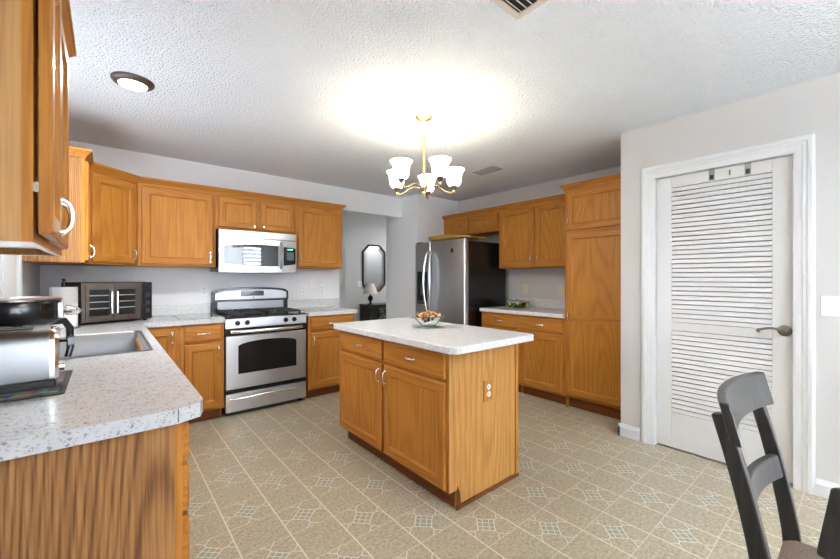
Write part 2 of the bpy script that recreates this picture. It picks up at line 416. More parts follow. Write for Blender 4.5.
# blinds window and patio door behind the camera
w = struct(thing('window_2', None, None, (2.575, YR, .8))); o = (2.575, YR, .8)
b = MB()
for q in ((1.93, 2.0, YR, YR + .018, .73, 2.19), (3.15, 3.185, YR, YR + .018, .73, 2.19), (2.0, 3.15, YR, YR + .018, 2.12, 2.19), (1.93, 3.185, YR, YR + .03, .71, .80)): lb(b, *q, o)
b.build('window_casing', 'trim', w)
b = MB(); lb(b, 2.0, 3.15, YR - .09, YR - .084, .80, 2.12, o); b.build('window_pane', 'glass', w)
b = MB()
for i in range(13):
    z = .86 + i * .10
    b.box(2.01 - o[0], 3.14 - o[0], YR + .05 - .042 - o[1], YR + .05 + .042 - o[1], z - .8, z - .792, Matrix.Rotation(R(28), 4, 'X'))
b.build('window_blind', 'blind', w)
w = struct(thing('door_2', None, None, (.75, YR, 0))); o = (.75, YR, 0)
b = MB()
for q in ((-.40, -.34, YR - .08, YR - .02, 0, 2.15), (1.84, 1.90, YR - .08, YR - .02, 0, 2.15), (-.40, 1.90, YR - .08, YR - .02, 2.09, 2.15), (-.40, 1.90, YR - .08, YR - .02, 0, .06), (.70, .80, YR - .08, YR - .02, 0, 2.15)): lb(b, *q, o)
b.build('door_frame', 'trim', w)
b = MB(); lb(b, -.34, 1.84, YR - .055, YR - .049, .06, 2.09, o); b.build('door_pane', 'glass', w)
# baseboards
def baseboard(name, x0, y0, x1, y1, nx, ny):
    prof = [(0, 0), (.017, 0), (.017, .070), (.010, .085), (.006, .098), (0, .098)]
    b = MB(); b.loft([[(x + nx * p, y + ny * p, z) for p, z in prof] for x, y in ((x0, y0), (x1, y1))]); return struct(b.build(name, 'trim'))
baseboard('baseboard_corner', XP, 1.124, XP, YP + .017, -1, 0)
baseboard('baseboard_corner_end', XP - .017, YP, XP + .2, YP, 0, 1)
baseboard('baseboard_right', XP, YR, XP, dy0 - .075, -1, 0)
baseboard('baseboard_hall', 2.8, 6.0, 5.6, 6.0, 0, -1)
# closet door: casing, jamb, louvered leaf
w = struct(thing('door_1', None, None, (XP, .65, 0))); o = (XP, .65, 0)
def casing_ring(x_out, w0):
    pass
cw = .082
prof = [(0, 0), (0, .012), (.012, .020), (.03, .020), (.036, .015), (.05, .015), (.056, .011), (cw, .010), (cw, 0)]   # (distance from outer edge inward, thickness)
b = MB()
oy0, oy1, oz = dy0 - cw + .006, dy1 + cw - .006, dz + cw - .006
rings = []
for (y, z, sy, sz) in ((oy0, 0, 1, 0), (oy0, oz, 1, -1), (oy1, oz, -1, -1), (oy1, 0, -1, 0)):
    rings.append([(XP - t - o[0], y + sy * dd_ - o[1], z + sz * dd_) for dd_, t in prof])
b.loft(rings); b.build('door_casing', 'trim', w)
b = MB()
lb(b, XP - .008, XP + .12, dy0, dy0 + .016, 0, dz, o); lb(b, XP - .008, XP + .12, dy1 - .016, dy1, 0, dz, o); lb(b, XP - .008, XP + .12, dy0, dy1, dz - .016, dz, o)
lb(b, XP + .070, XP + .085, dy0 + .016, dy1 - .016, dz - .03, dz - .016, o); lb(b, XP + .070, XP + .085, dy0 + .016, dy0 + .03, 0, dz - .016, o)
b.build('door_jamb', 'trim', w)
ly0, ly1, lx0, lx1, lz0, lz1 = dy0 + .019, dy1 - .019, XP + .032, XP + .067, .012, dz - .019
py0, py1 = .375, .925
b = MB()
lb(b, lx0, lx1, ly0, py0, lz0, lz1, o); lb(b, lx0, lx1, py1, ly1, lz0, lz1, o)
for z0, z1 in ((lz0, .275), (.885, .945), (1.945, lz1)): lb(b, lx0, lx1, py0, py1, z0, z1, o)
b.build('door_leaf', 'door_paint', w, bev=.002)
for nm, z0, z1, k in (('louver_panel', .945, 1.945, 30), ('louver_panel', .275, .885, 18)):
    b = MB(); st = (z1 - z0) / k
    for i in range(k):
        z = z0 + st * (i + .5)
        pr = [(lx0 + .002, z - .0140), (lx0 + .007, z + .0115), (lx0 + .011, z + .0130), (lx0 + .030, z + .0210), (lx0 + .030, z + .0150), (lx0 + .010, z - .0140)]
        b.loft([[(p[0] - o[0], y - o[1], p[1]) for p in pr] for y in (py0 - .004, py1 + .004)])
    b.build(nm, 'door_paint', w)
# lever handle
hz, hy = .945, .318
b = MB(); b.lathe([(.0, -.014), (.024, -.014), (.034, -.007), (.034, 0)], (lx0 - o[0], hy - o[1], hz), 24, 'x')
b.lathe([(.011, -.05), (.011, -.01)], (lx0 - o[0], hy - o[1], hz), 14, 'x')
pth = []
for t in arc(14, 0, 1):
    pth.append((lx0 - .05 - o[0], hy + .118 * t - o[1], hz + .012 * math.sin(t * PI * 1.15) + .004 * t - (.0 if t < .8 else .0)))
pth += [(lx0 - .05 - o[0], hy + .124 - o[1], hz - .006), (lx0 - .05 - o[0], hy + .117 - o[1], hz - .014), (lx0 - .05 - o[0], hy + .108 - o[1], hz - .010)]
b.tube(pth, [.0085] * 4 + [.007] * 10 + [.006] * 3, 8)
h = b.build('door_lever', 'lever', w, smooth=True); h['label'] = 'antique bronze curved door lever'

# ------------------------------------------------------------------ cabinet builders (local: x across, front at y=0 facing -y)
def slab(mb, x0, x1, z0, z1, yb, yf, edge=.008, step=.006):
    """drawer front with routed edge"""
    r = [[(x0, yb, z0), (x1, yb, z0), (x1, yb, z1), (x0, yb, z1)]]
    for ins, y in ((0, yf + step), (edge * .4, yf + step * .4), (edge, yf + step * .25), (edge * 1.3, yf)):
        r.append([(x0 + ins, y, z0 + ins), (x1 - ins, y, z0 + ins), (x1 - ins, y, z1 - ins), (x0 + ins, y, z1 - ins)])
    mb.loft(r); return mb
def panel_door(name, parent, x0, x1, z0, z1, yb=0, yf=-.020, fw=.056, split=None):
    b = MB(); bm = b.bm
    rects = []
    def rect(ins, y): return [(x0 + ins, y, z0 + ins), (x1 - ins, y, z0 + ins), (x1 - ins, y, z1 - ins), (x0 + ins, y, z1 - ins)]
    rings = [rect(0, yb), rect(0, yf + .006), rect(.004, yf + .0015), rect(.009, yf), rect(fw, yf), rect(fw + .004, yf + .004), rect(fw + .012, yf + .009), rect(fw + .014, yf + .010)]
    V = [[bm.verts.new(p) for p in r] for r in rings]
    for a, c in zip(V, V[1:]):
        for i in range(4):
            f = bm.faces.new((a[i], a[(i + 1) % 4], c[(i + 1) % 4], c[i])); f.material_index = 1 if i in (0, 2) else 0
    f = bm.faces.new(V[-1]); f.material_index = 2
    f = bm.faces.new(V[0]); f.material_index = 0
    if split:
        b.mi = 1; b.box(x0 + fw, x1 - fw, yf, yf + .014, split - .03, split + .03)
    return b.build(name, ['oak_z', 'oak_x', 'oak_panel'], parent)
def bow(parent, x, z, L=.082, vertical=True, y=-.020, mtl='nickel'):
    b = MB(); pts = []
    for t in arc(11, 0, 1):
        s_ = (t - .5) * L; out = -.004 - .019 * math.sin(PI * t) ** .4
        pts.append((x, y + out, z + s_) if vertical else (x + s_, y + out, z))
    b.tube(pts, .0045, 8, flat=1.25)
    for s_ in (-L / 2, L / 2):
        c = (x, y, z + s_) if vertical else (x + s_, y, z)
        b.lathe([(.0075, -.007), (.009, -.003), (.009, .0)], c, 10, 'y')
    h = b.build('handle', mtl, parent, smooth=True); return h
def knob(parent, x, z, y=-.020):
    b = MB(); b.lathe([(.0, -.026), (.010, -.025), (.014, -.019), (.011, -.012), (.005, -.009), (.006, 0)], (x, y, z), 16, 'y')
    return b.build('knob', 'nickel', parent, smooth=True)
def crown(parent, path, z, mtl='oak_x', closed_end=True):
    """path: polyline in local xy, outward side is to the right of travel"""
    prof = [(0, 0), (.006, 0), (.008, .010), (.016, .020), (.028, .034), (.032, .040), (.038, .042), (.038, .056), (0, .056)]
    P = [Vector((p[0], p[1], 0)) for p in path]; rings = []
    for i, p in enumerate(P):
        ns = []
        if i > 0: dv = (P[i] - P[i - 1]).normalized(); ns.append(Vector((dv.y, -dv.x, 0)))
        if i < len(P) - 1: dv = (P[i + 1] - P[i]).normalized(); ns.append(Vector((dv.y, -dv.x, 0)))
        mvec = sum(ns, Vector()) / len(ns); mvec = mvec / mvec.length_squared
        rings.append([(p.x + mvec.x * q, p.y + mvec.y * q, z + h) for q, h in prof])
    b = MB(); b.loft(rings); return b.build('crown_molding', mtl, parent)
def carcass(parent, w, dep, z0, z1, side_mat='oak_z', recess=.022, fr=.04, open_rects=(), mids=()):
    b = MB(); t = .016
    b.box(0, t, .018, dep, z0, z1); b.box(w - t, w, .018, dep, z0, z1); b.box(t, w - t, dep - .01, dep, z0, z1)
    b.box(t, w - t, .018, dep - .01, z0 + recess, z0 + recess + t); b.box(t, w - t, .018, dep - .01, z1 - t, z1)
    b.build('carcass', side_mat, parent)
    b = MB()
    b.box(0, fr, 0, .018, z0, z1); b.box(w - fr, w, 0, .018, z0, z1)
    for (mx0, mx1) in mids: b.box(mx0, mx1, 0, .018, z0 + .03, z1 - .03)
    b.mi = 1; b.box(fr, w - fr, 0, .018, z0, z0 + .04); b.box(fr, w - fr, 0, .018, z1 - .04, z1)
    for z in open_rects: b.box(fr, w - fr, 0, .018, z - .02, z + .02)
    b.build('face_frame', ['oak_z', 'oak_x'], parent)

ZU0, ZU1 = 1.378, 2.088
def upper(label, loc, rot, w, dep, z0, z1, doors, crown_path=None, group=None, side='oak_z', mids=(), fw=.056):
    t = thing('wall_cabinet', label, 'cabinet', (loc[0], loc[1], z0), rot, group)
    h = z1 - z0
    carcass(t, w, dep, 0, h, side, mids=mids)
    for dct in doors:
        dr = panel_door('door', t, dct[0], dct[1], .016, h - .022, fw=fw)
        hs = dct[2]; hx = dct[0] + .028 if hs[0] == 'l' else dct[1] - .028
        if hs.endswith('k'): knob(dr, hx, .045)
        else: bow(dr, hx, .016 + .075)
    if crown_path: crown(t, crown_path, h - .002)
    return t
upper('wide single-door oak wall cabinet between corner cabinet and microwave', (.205, 4.02), 0, .597, .305, ZU0, ZU1, [(.022, .575, 'r')], [(0, 0), (.597, 0)], 'oak wall cabinets')
upper('short two-door oak wall cabinet with round knobs above the microwave', (.805, 4.02), 0, .78, .305, 1.752, ZU1, [(.02, .372, 'rk'), (.408, .76, 'lk')], [(0, 0), (.78, 0)], 'oak wall cabinets', mids=((.36, .42),), fw=.05)
upper('single-door oak wall cabinet right of the microwave, ending the row', (1.588, 4.02), 0, .567, .305, ZU0 + .005, ZU1, [(.022, .545, 'l')], [(0, 0), (.567, 0), (.567, .305)], 'oak wall cabinets')
# diagonal corner cabinet
A = Vector((-.115, 3.722, 0)); B_ = Vector((.203, 4.022, 0)); wd = (B_ - A).length; ang = math.atan2(B_.y - A.y, B_.x - A.x)
t = thing('corner_wall_cabinet', 'diagonal oak corner wall cabinet above the toaster oven', 'cabinet', (A.x, A.y, ZU0), math.degrees(ang), 'oak wall cabinets')
inv = Matrix.Rotation(-ang, 3, 'Z')
pts = [inv @ (Vector(p) - A) for p in ((B_.x - .002, B_.y, 0), (.203, YB - .001, 0), (XL + .001, YB - .001, 0), (XL + .001, 3.722, 0))]
hU = ZU1 - ZU0
MB().prism([(0.001, .018), (wd - .001, .018)] + [(p.x, p.y) for p in pts], 0, hU).build('carcass', 'oak_z', t)
b = MB(); b.box(0, .04, 0, .018, 0, hU); b.box(wd - .04, wd, 0, .018, 0, hU); b.mi = 1; b.box(.04, wd - .04, 0, .018, 0, .04); b.box(.04, wd - .04, 0, .018, hU - .04, hU)
b.build('face_frame', ['oak_z', 'oak_x'], t)
dr = panel_door('door', t, .03, wd - .03, .016, hU - .022); bow(dr, wd - .058, .09)
crown(t, [(0, 0), (wd, 0)], hU - .002)
# left wall uppers
upper('narrow oak wall cabinet on the window wall beside the corner cabinet', (-.115, 3.40), 90, .32, .305, ZU0, ZU1, [(.012, .308, 'r')], [(0, .305), (0, 0), (.32, 0)], 'oak wall cabinets', side='veneer_shaded')
nw = .72
t = thing('wall_cabinet', 'large near oak wall cabinet with its first door slightly ajar, above the toaster', 'cabinet', (-.128, 1.205, 1.352), 90, 'oak wall cabinets')
hN = ZU1 - 1.352
carcass(t, nw, .292, 0, hN, 'veneer_lit')
d2 = panel_door('door', t, .252, nw - .10, .020, hN - .03, yb=-.001, yf=-.024, fw=.055)
bow(d2, .282, .090, L=.088, y=-.024)
dr = panel_door('door', t, .010, .246, .020, hN - .03, yb=-.008, yf=-.031, fw=.05)
bow(dr, .216, .090, L=.088, y=-.031)
for z in (.115, hN - .115):
    b = MB(); b.box(.004, .012, -.009, .001, z, z + .022); b.build('hinge', 'lever', dr)
crown(t, [(0, .292), (0, 0), (nw, 0), (nw, .292)], hN - .002)
# right wall uppers (facing -x)
FX = 3.775
upper('short oak wall cabinet over the fridge', (FX, 3.955), -90, 1.0, .32, 1.870, 2.118, [(.03, .50, 'l'), (.53, .985, 'r')], [(0, 0), (1.0, 0)], 'oak wall cabinets', mids=((.48, .55),), fw=.05)
for ch in [x for x in bpy.data.objects if x.name.startswith('handle') and x.parent and x.parent.parent and x.parent.parent.get('label', '').startswith('short oak wall cabinet over')]:
    bpy.data.objects.remove(ch)
upper('two-door oak wall cabinet between the fridge and the tall pantry cabinet', (FX, 2.952), -90, 1.03, .32, 1.393, 2.118, [(.022, .500, 'r'), (.530, 1.008, 'l')], [(0, 0), (1.03, 0)], 'oak wall cabinets', mids=((.49, .54),))
# tall pantry cabinet
t = thing('pantry_cabinet', 'tall oak pantry cabinet between the counter and the closet wall', 'cabinet', (3.47, 1.905, 0), -90, None)
wt = .63
b = MB(); b.box(0, .018, .02, .62, 0, 2.135); b.box(wt - .018, wt, .02, .62, 0, 2.135); b.box(.018, wt - .018, .60, .62, .1, 2.135); b.box(.018, wt - .018, .02, .60, .1, .12); b.box(.018, wt - .018, .02, .60, 2.115, 2.135)
b.build('carcass', 'oak_z', t)
b = MB(); b.box(0, .045, 0, .02, .115, 2.135); b.box(wt - .045, wt, 0, .02, .115, 2.135); b.mi = 1
for z0, z1 in ((.115, .16), (1.70, 1.75), (2.09, 2.135)): b.box(.045, wt - .045, 0, .02, z0, z1)
b.build('face_frame', ['oak_z', 'oak_x'], t)
dr = panel_door('door', t, .022, wt - .012, 1.735, 2.112); bow(dr, .05, 1.735 + .085)
dr = panel_door('door', t, .022, wt - .012, .135, 1.712, split=.885); bow(dr, .05, .90)
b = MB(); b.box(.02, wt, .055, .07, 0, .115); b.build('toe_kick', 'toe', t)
crown(t, [(0, .33), (0, 0), (wt, 0)], 2.130)

# ------------------------------------------------------------------ base cabinets
ZT = .874
def base(label, loc, rot, w, dep, drawers, doors, left_side=True, group='oak base cabinets', toe=.07, mids=(), name='base_cabinet', zt=ZT, side='oak_z'):
    """drawers: (x0,x1,z0,z1); doors: (x0,x1,z0,z1,'l'/'r' handle side)"""
    t = thing(name, label, 'cabinet', (loc[0], loc[1], 0), rot, group)
    b = MB(); tk = .016
    for x0 in (0, w - tk):
        b.prism([(.018, .10), (toe + .015, .10), (toe + .015, 0), (dep, 0), (dep, zt), (.018, zt)], x0, x0 + tk, 'yz')
    b.box(tk, w - tk, dep - .01, dep, 0, zt); b.box(tk, w - tk, .018, dep - .01, .10, .116)
    b.build('carcass', side, t)
    b = MB(); b.box(0, .04, 0, .018, .10, zt); b.box(w - .04, w, 0, .018, .10, zt)
    for m0, m1 in mids: b.box(m0, m1, 0, .018, .13, zt - .03)
    b.mi = 1; b.box(.04, w - .04, 0, .018, .10, .14); b.box(.04, w - .04, 0, .018, zt - .03, zt); b.box(.04, w - .04, 0, .018, .69, .725)
    b.build('face_frame', ['oak_z', 'oak_x'], t)
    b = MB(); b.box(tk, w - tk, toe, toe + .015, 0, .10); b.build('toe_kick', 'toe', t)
    for (x0, x1, z0, z1) in drawers:
        b = MB(); slab(b, x0, x1, z0, z1, 0, -.020); dw = b.build('drawer', 'oak_x', t)
        bow(dw, (x0 + x1) / 2, (z0 + z1) / 2, vertical=False)
    for (x0, x1, z0, z1, hs) in doors:
        dr = panel_door('door', t, x0, x1, z0, z1); bow(dr, x0 + .028 if hs == 'l' else x1 - .028, z1 - .075)
    return t
base('narrow oak base cabinet in the corner beside the sink run', (.165, 3.725), 0, .307, .59, [], [(.070, .280, .125, .850, 'r')])
base('oak base cabinet with one drawer left of the range', (.475, 3.725), 0, .335, .59, [(.028, .315, .722, .852)], [(.028, .315, .125, .698, 'r')])
base('oak base cabinet with one drawer right of the range', (1.606, 3.725), 0, .545, .59, [(.022, .523, .722, .852)], [(.022, .523, .125, .698, 'l')])
# right run
base('oak base cabinet with drawer beside the fridge', (3.47, 2.975), -90, .532, .62, [(.022, .51, .722, .852)], [(.022, .51, .125, .698, 'r')], toe=.055)
base('oak base cabinet with drawer beside the tall pantry cabinet', (3.47, 2.442), -90, .535, .62, [(.022, .513, .722, .852)], [(.022, .513, .125, .698, 'l')], toe=.055)
# left (sink) run, facing +x
LX = .163
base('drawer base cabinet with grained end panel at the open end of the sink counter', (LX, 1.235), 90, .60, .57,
     [(.015, .58, .748, .856), (.015, .58, .605, .735), (.015, .58, .40, .592), (.015, .58, .125, .388)], [], side='veneer_shaded')
base('oak sink base cabinet under the steel sink', (LX, 1.837), 90, 1.39, .57, [(.02, .68, .722, .852), (.71, 1.37, .722, .852)],
     [(.02, .68, .125, .698, 'r'), (.71, 1.37, .125, .698, 'l')], mids=((.67, .72),))
base('plain oak corner base cabinet filling the inner corner past the sink', (LX, 3.229), 90, .494, .57, [], [(.02, .40, .125, .850, 'l')])
# island
IX0, IX1, IY0, IY1 = 1.412, 2.022, 1.440, 2.655
t = thing('kitchen_island', 'oak kitchen island cabinet in the middle of the floor', 'kitchen island', (IX0, IY1, 0), -90)
wI, dI = IY1 - IY0, IX1 - IX0
b = MB()
b.prism([(.002, .105), (.062, .105), (.062, 0), (dI, 0), (dI, ZT), (.002, ZT)], wI - .018, wI, 'yz')
b.mi = 0
b.build('end_panel', 'veneer', t)
b = MB(); b.prism([(.018, .105), (.062, .105), (.062, 0), (dI, 0), (dI, ZT), (.018, ZT)], 0, .016, 'yz'); b.box(.016, wI - .018, dI - .012, dI, 0, ZT); b.box(.016, wI - .018, .018, dI - .012, .10, .116)
b.build('carcass', 'veneer', t)
b = MB()
for x0, x1 in ((0, .035), (wI / 2 - .03, wI / 2 + .03), (wI - .04, wI - .018)): b.box(x0, x1, 0, .018, .105, ZT)
b.mi = 1
for z0, z1 in ((.105, .14), (.69, .73), (ZT - .03, ZT)):
    b.box(.035, wI / 2 - .03, 0, .018, z0, z1); b.box(wI / 2 + .03, wI - .04, 0, .018, z0, z1)
b.build('face_frame', ['oak_z', 'oak_x'], t)
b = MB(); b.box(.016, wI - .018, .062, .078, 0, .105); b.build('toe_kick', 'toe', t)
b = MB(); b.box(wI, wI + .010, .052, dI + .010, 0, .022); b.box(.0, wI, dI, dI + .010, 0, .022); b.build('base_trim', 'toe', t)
b = MB(); b.box(wI, wI + .008, dI - .022, dI + .006, .022, ZT); b.build('corner_trim', 'oak_z', t)
b = MB(); b.prism([(.060, 0), (.060, .105), (.066, .125), (.085, .07), (.095, 0)], wI, wI + .004, 'yz'); o_ = b.build('worn_corner', 'toe_z', t); o_['label'] = 'dark worn corner at toe kick'
for x0, x1, hs in ((.012, wI / 2 - .012, 'r'), (wI / 2 + .012, wI - .022, 'l')):
    b = MB(); slab(b, x0, x1, .722, .858, 0, -.020); dw = b.build('drawer', 'oak_x', t); bow(dw, (x0 + x1) / 2, .79, vertical=False)
    dr = panel_door('door', t, x0, x1, .118, .700); bow(dr, x0 + .028 if hs == 'l' else x1 - .028, .625)

# ------------------------------------------------------------------ worktops
ZC0, ZC1 = .874, .914
t = thing('worktop', 'grey speckled L-shaped worktop with the sink cut into it', 'countertop', (XL, YB, ZC0))
o = (XL, YB, ZC0)
sx0, sx1, sy0, sy1 = -.30, .165, 2.27, 3.145
fe = .218
b = MB()
def poly_top(b, outer, holes=()):
    pass
# built as strips sharing edges so the sink opening stays open
b.prism([(XL + .001 - o[0], 1.200 - o[1]), (.148 - o[0], 1.200 - o[1]), (.205 - o[0], 1.225 - o[1]), (fe - o[0], 1.262 - o[1]), (fe - o[0], sy0 - o[1]), (XL + .001 - o[0], sy0 - o[1])], 0, .04)
lb(b, sx1, fe, sy0, sy1, ZC0, ZC1, o); lb(b, XL + .001, sx0, sy0, sy1, ZC0, ZC1, o)
lb(b, XL + .001, fe, sy1, YB - .001, ZC0, ZC1, o); lb(b, fe, .812, 3.695, YB - .001, ZC0, ZC1, o)
b.build('worktop_slab', 'counter', t)
b = MB(); lb(b, XL + .021, .812, YB - .02, YB - .001, ZC1, ZC1 + .10, o); lb(b, XL + .001, XL + .021, 1.3, YB - .001, ZC1, ZC1 + .10, o); struct(b.build('trim_backsplash_left', 'island_counter', loc=o, bev=.003))
b = MB(); b.box(.1475 - o[0], .1495 - o[0], 1.1985 - o[1], 1.2035 - o[1], .004, .0395); b.build('edge_seam', 'slot', t)['label'] = 'dark seam in the laminate edge'
t = thing('worktop', 'short pale worktop right of the range by the hall opening', 'countertop', (1.6, YB, ZC0)); o = (1.6, YB, ZC0)
b = MB(); b.prism([(p[0] - o[0], p[1] - o[1]) for p in rrect(1.600, 2.195, 3.695, YB - .001, .02, rs=(0, .03, 0, 0))], 0, .04); b.build('worktop_slab', 'island_counter', t, bev=.004)
b = MB(); lb(b, 1.600, 2.27, YB - .02, YB - .001, ZC1, ZC1 + .10, o); struct(b.build('trim_backsplash_back', 'island_counter', loc=o, bev=.003))
t = thing('worktop', 'beige speckled worktop between the fridge and the tall pantry cabinet', 'countertop', (XR, 1.91, ZC0)); o = (XR, 1.91, ZC0)
b = MB(); lb(b, 3.44, XR - .001, 1.908, 2.985, ZC0, ZC1, o); b.build('worktop_slab', 'island_counter', t, bev=.004)
b = MB(); lb(b, XR - .02, XR - .001, 1.908, 2.985, ZC1, ZC1 + .10, o); struct(b.build('trim_backsplash_right', 'island_counter', loc=o, bev=.003))
b = MB(); b.prism(rrect(-.345, .402, -.700, .655, .05, 6, rs=(.05, .05, .045, .045)), 0, .04)
t = b.build('island_worktop', 'island_counter', loc=(1.70, 2.045, ZC0), bev=.006, seg=3)
tag(t, 'off-white speckled worktop with rounded corners on the island', 'countertop')
# sink
t = thing('kitchen_sink', 'stainless steel sink set into the worktop under the window', 'sink', (sx0, sy0, ZC1 - .19)); o = (sx0, sy0, ZC1 - .19)
b = MB()
X0, X1, Y0, Y1 = sx0 + .002, sx1 - .002, sy0 + .002, sy1 - .002
def ringr(i, z, r): return [(p[0] - o[0], p[1] - o[1], z - o[2]) for p in rrect(X0 + i, X1 - i, Y0 + i, Y1 - i, r, 4)]
b.loft([ringr(-.014, ZC1 + .001, .02), ringr(-.012, ZC1 + .004, .02), ringr(.0, ZC1 + .004, .03), ringr(.006, ZC1 - .004, .035), ringr(.014, ZC1 - .15, .04), ringr(.04, ZC1 - .178, .05), ringr(.18, ZC1 - .182, .05)], cap=False)
bm = b.bm; bm.verts.ensure_lookup_table(); bm.faces.new(bm.verts[-len(ringr(0, 0, .03)):])
b.build('sink_basin', 'steel_soft', t, smooth=True)
b = MB(); b.lathe([(0, .0), (.035, .0), (.042, .004), (.045, .003)], ((sx1 - sx0) / 2, .3, .0105), 20); b.build('sink_drain', 'chrome', t, smooth=True)

# ------------------------------------------------------------------ range
t = thing('gas_range', 'stainless gas range with black cooktop between the oak base cabinets', 'range', (.817, 3.735, 0))
RW = .772
b = MB(); b.box(.002, RW - .002, .022, .585, .03, .885); b.build('body', 'black', t, bev=.003)
for x in (.04, RW - .04):
    for y in (.07, .53):
        b = MB(); b.lathe([(.018, 0), (.018, .032)], (x, y, 0), 12); b.build('foot', 'rubber', t)
b = MB(); b.box(.006, RW - .006, -.012, .02, .038, .205); dw = b.build('storage_drawer', 'steel', t, bev=.006)
def barpath(x0, x1, y, bow_, z, k=15, zb=0):
    return [(x0 + (x1 - x0) * u, y - bow_ * math.sin(PI * u) ** .5, z + zb * math.sin(PI * u)) for u in arc(k, 0, 1)]
b = MB(); b.tube(barpath(.045, RW - .045, -.014, .035, .158, zb=.012), .012, 10); b.build('handle', 'steel_bright', dw, smooth=True)
b = MB(); b.box(.006, RW - .006, -.014, .02, .248, .738); od = b.build('oven_door', 'steel', t, bev=.006)
wp = [(.112, .385), (RW - .112, .385)] + [(RW / 2 + (RW / 2 - .112) * math.cos(a), .640 + .045 * math.sin(a)) for a in arc(13, 0, PI)]
b = MB(); b.prism(wp, -.018, -.010, 'xz'); b.build('oven_window', 'glass_dark', od)
b = MB(); b.box(.006, RW - .006, -.006, .02, .742, .806); b.build('vent_band', 'black', t)
b = MB(); b.tube(barpath(.05, RW - .05, -.012, .042, .776), .0135, 10, flat=1.2); b.build('handle', 'steel_bright', od, smooth=True)
b = MB(); b.prism([(.02, .808), (-.014, .808), (-.006, .895), (.03, .905)], .004, RW - .004, 'yz'); b.build('control_panel', 'steel_mid', t, bev=.003)
for x in (.108, .192, .555, .640):
    b = MB(); b.lathe([(.023, 0), (.023, -.006), (.019, -.010), (.016, -.028), (.0, -.029)], (x, -.008, .855), 18, 'y'); k = b.build('burner_knob', 'black', t, smooth=True)
    b = MB(); b.box(x - .003, x + .003, -.039, -.012, .838, .872); b.build('knob_grip', 'black', k)
b = MB(); b.lathe([(.009, 0), (.008, -.002), (0, -.002)], (RW / 2, -.010, .820), 16, 'y'); b.build('emblem', 'chrome', t)
b = MB(); b.box(0, RW, .0, .585, .888, .908); b.build('cooktop', 'black', t, bev=.006)
for cx in (.20, .56):
    for cy in (.15, .39):
        b = MB(); b.lathe([(.055, 0), (.050, .008), (.032, .010), (.032, .020), (.0, .022)], (cx, cy, .908), 20); b.build('burner', 'black_matt', t, smooth=True)
    b = MB()
    x0, x1, y0, y1 = cx - .155, cx + .155, .035, .505
    for p in (((x0, y0), (x1, y0)), ((x0, y1), (x1, y1)), ((x0, y0), (x0, y1)), ((x1, y0), (x1, y1)), ((x0, .27), (x1, .27)), ((cx, y0), (cx, y0 + .075)), ((cx, .19), (cx, .35)), ((cx, y1 - .075), (cx, y1)),
              ((x0, .15), (cx - .04, .15)), ((cx + .04, .15), (x1, .15)), ((x0, .39), (cx - .04, .39)), ((cx + .04, .39), (x1, .39))):
        (a0, c0), (a1, c1) = p; b.box(min(a0, a1) - .006, max(a0, a1) + .006, min(c0, c1) - .006, max(c0, c1) + .006, .930, .946)
    for (x, y) in ((x0, y0), (x1, y0), (x0, y1), (x1, y1)): b.box(x - .008, x + .008, y - .008, y + .008, .908, .935)
    b.build('grate', 'black_matt', t)
b = MB(); b.box(.0, RW, .525, .585, .905, 1.03); b.build('backguard', 'black', t)
b = MB(); b.box(.05, RW - .05, .518, .53, .935, 1.025); b.build('backguard_panel', 'steel_soft', t)
top = [(0.0, 1.030), (RW, 1.030), (RW, 1.125)] + [(RW / 2 + (RW / 2 - .02) * math.cos(a), 1.140 + .034 * math.sin(a)) for a in arc(13, .0, PI)] + [(0, 1.125)]
b = MB(); b.prism(top, .505, .585, 'xz'); b.build('console_back', 'black', t)
top2 = [(0.022, 1.046), (RW - .022, 1.046), (RW - .024, 1.118)] + [(RW / 2 + (RW / 2 - .05) * math.cos(a), 1.124 + .028 * math.sin(a)) for a in arc(13, .0, PI)] + [(.024, 1.118)]
b = MB(); b.prism(top2, .498, .507, 'xz'); cp = b.build('console', 'steel_mid', t, bev=.003)
b = MB(); b.box(.265, .500, .4945, .5, 1.082, 1.136); b.build('clock_display', 'glass_dark', cp)
b = MB()
for i in range(7):
    for j in range(2): b.box(.282 + i * .031, .292 + i * .031, .4935, .4945, 1.096 + j * .022, 1.0985 + j * .022)
b.build('touch_buttons', 'lever', cp)
b = MB(); b.lathe([(.008, 0), (.007, -.002), (0, -.002)], (RW / 2 + .005, .4985, 1.064), 14, 'y'); b.build('emblem', 'black', cp)

# ------------------------------------------------------------------ microwave
t = thing('microwave', 'stainless over-the-range microwave mounted under the short cabinet', 'microwave', (.812, 3.93, 1.330))
MW, MH = .748, .408
b = MB(); b.box(0, MW, .012, .395, .006, MH); b.build('body', 'black', t)
def bowed(x0, x1, z0, z1, y0, bulge, k=13):
    b = MB(); rings = []
    for u in arc(k, 0, 1):
        x = x0 + (x1 - x0) * u; X = x / MW; y = y0 - bulge * (1 - (2 * X - 1) ** 2)
        rings.append([(x, .014, z0), (x, y, z0), (x, y, z1), (x, .014, z1)])
    b.loft(rings); return b
bowed(0, MW, .338, MH, .0, .018).build('vent_grille', 'steel', t, bev=.003)
md = bowed(0, .598, 0, .333, .0, .022).build('door', 'steel', t)
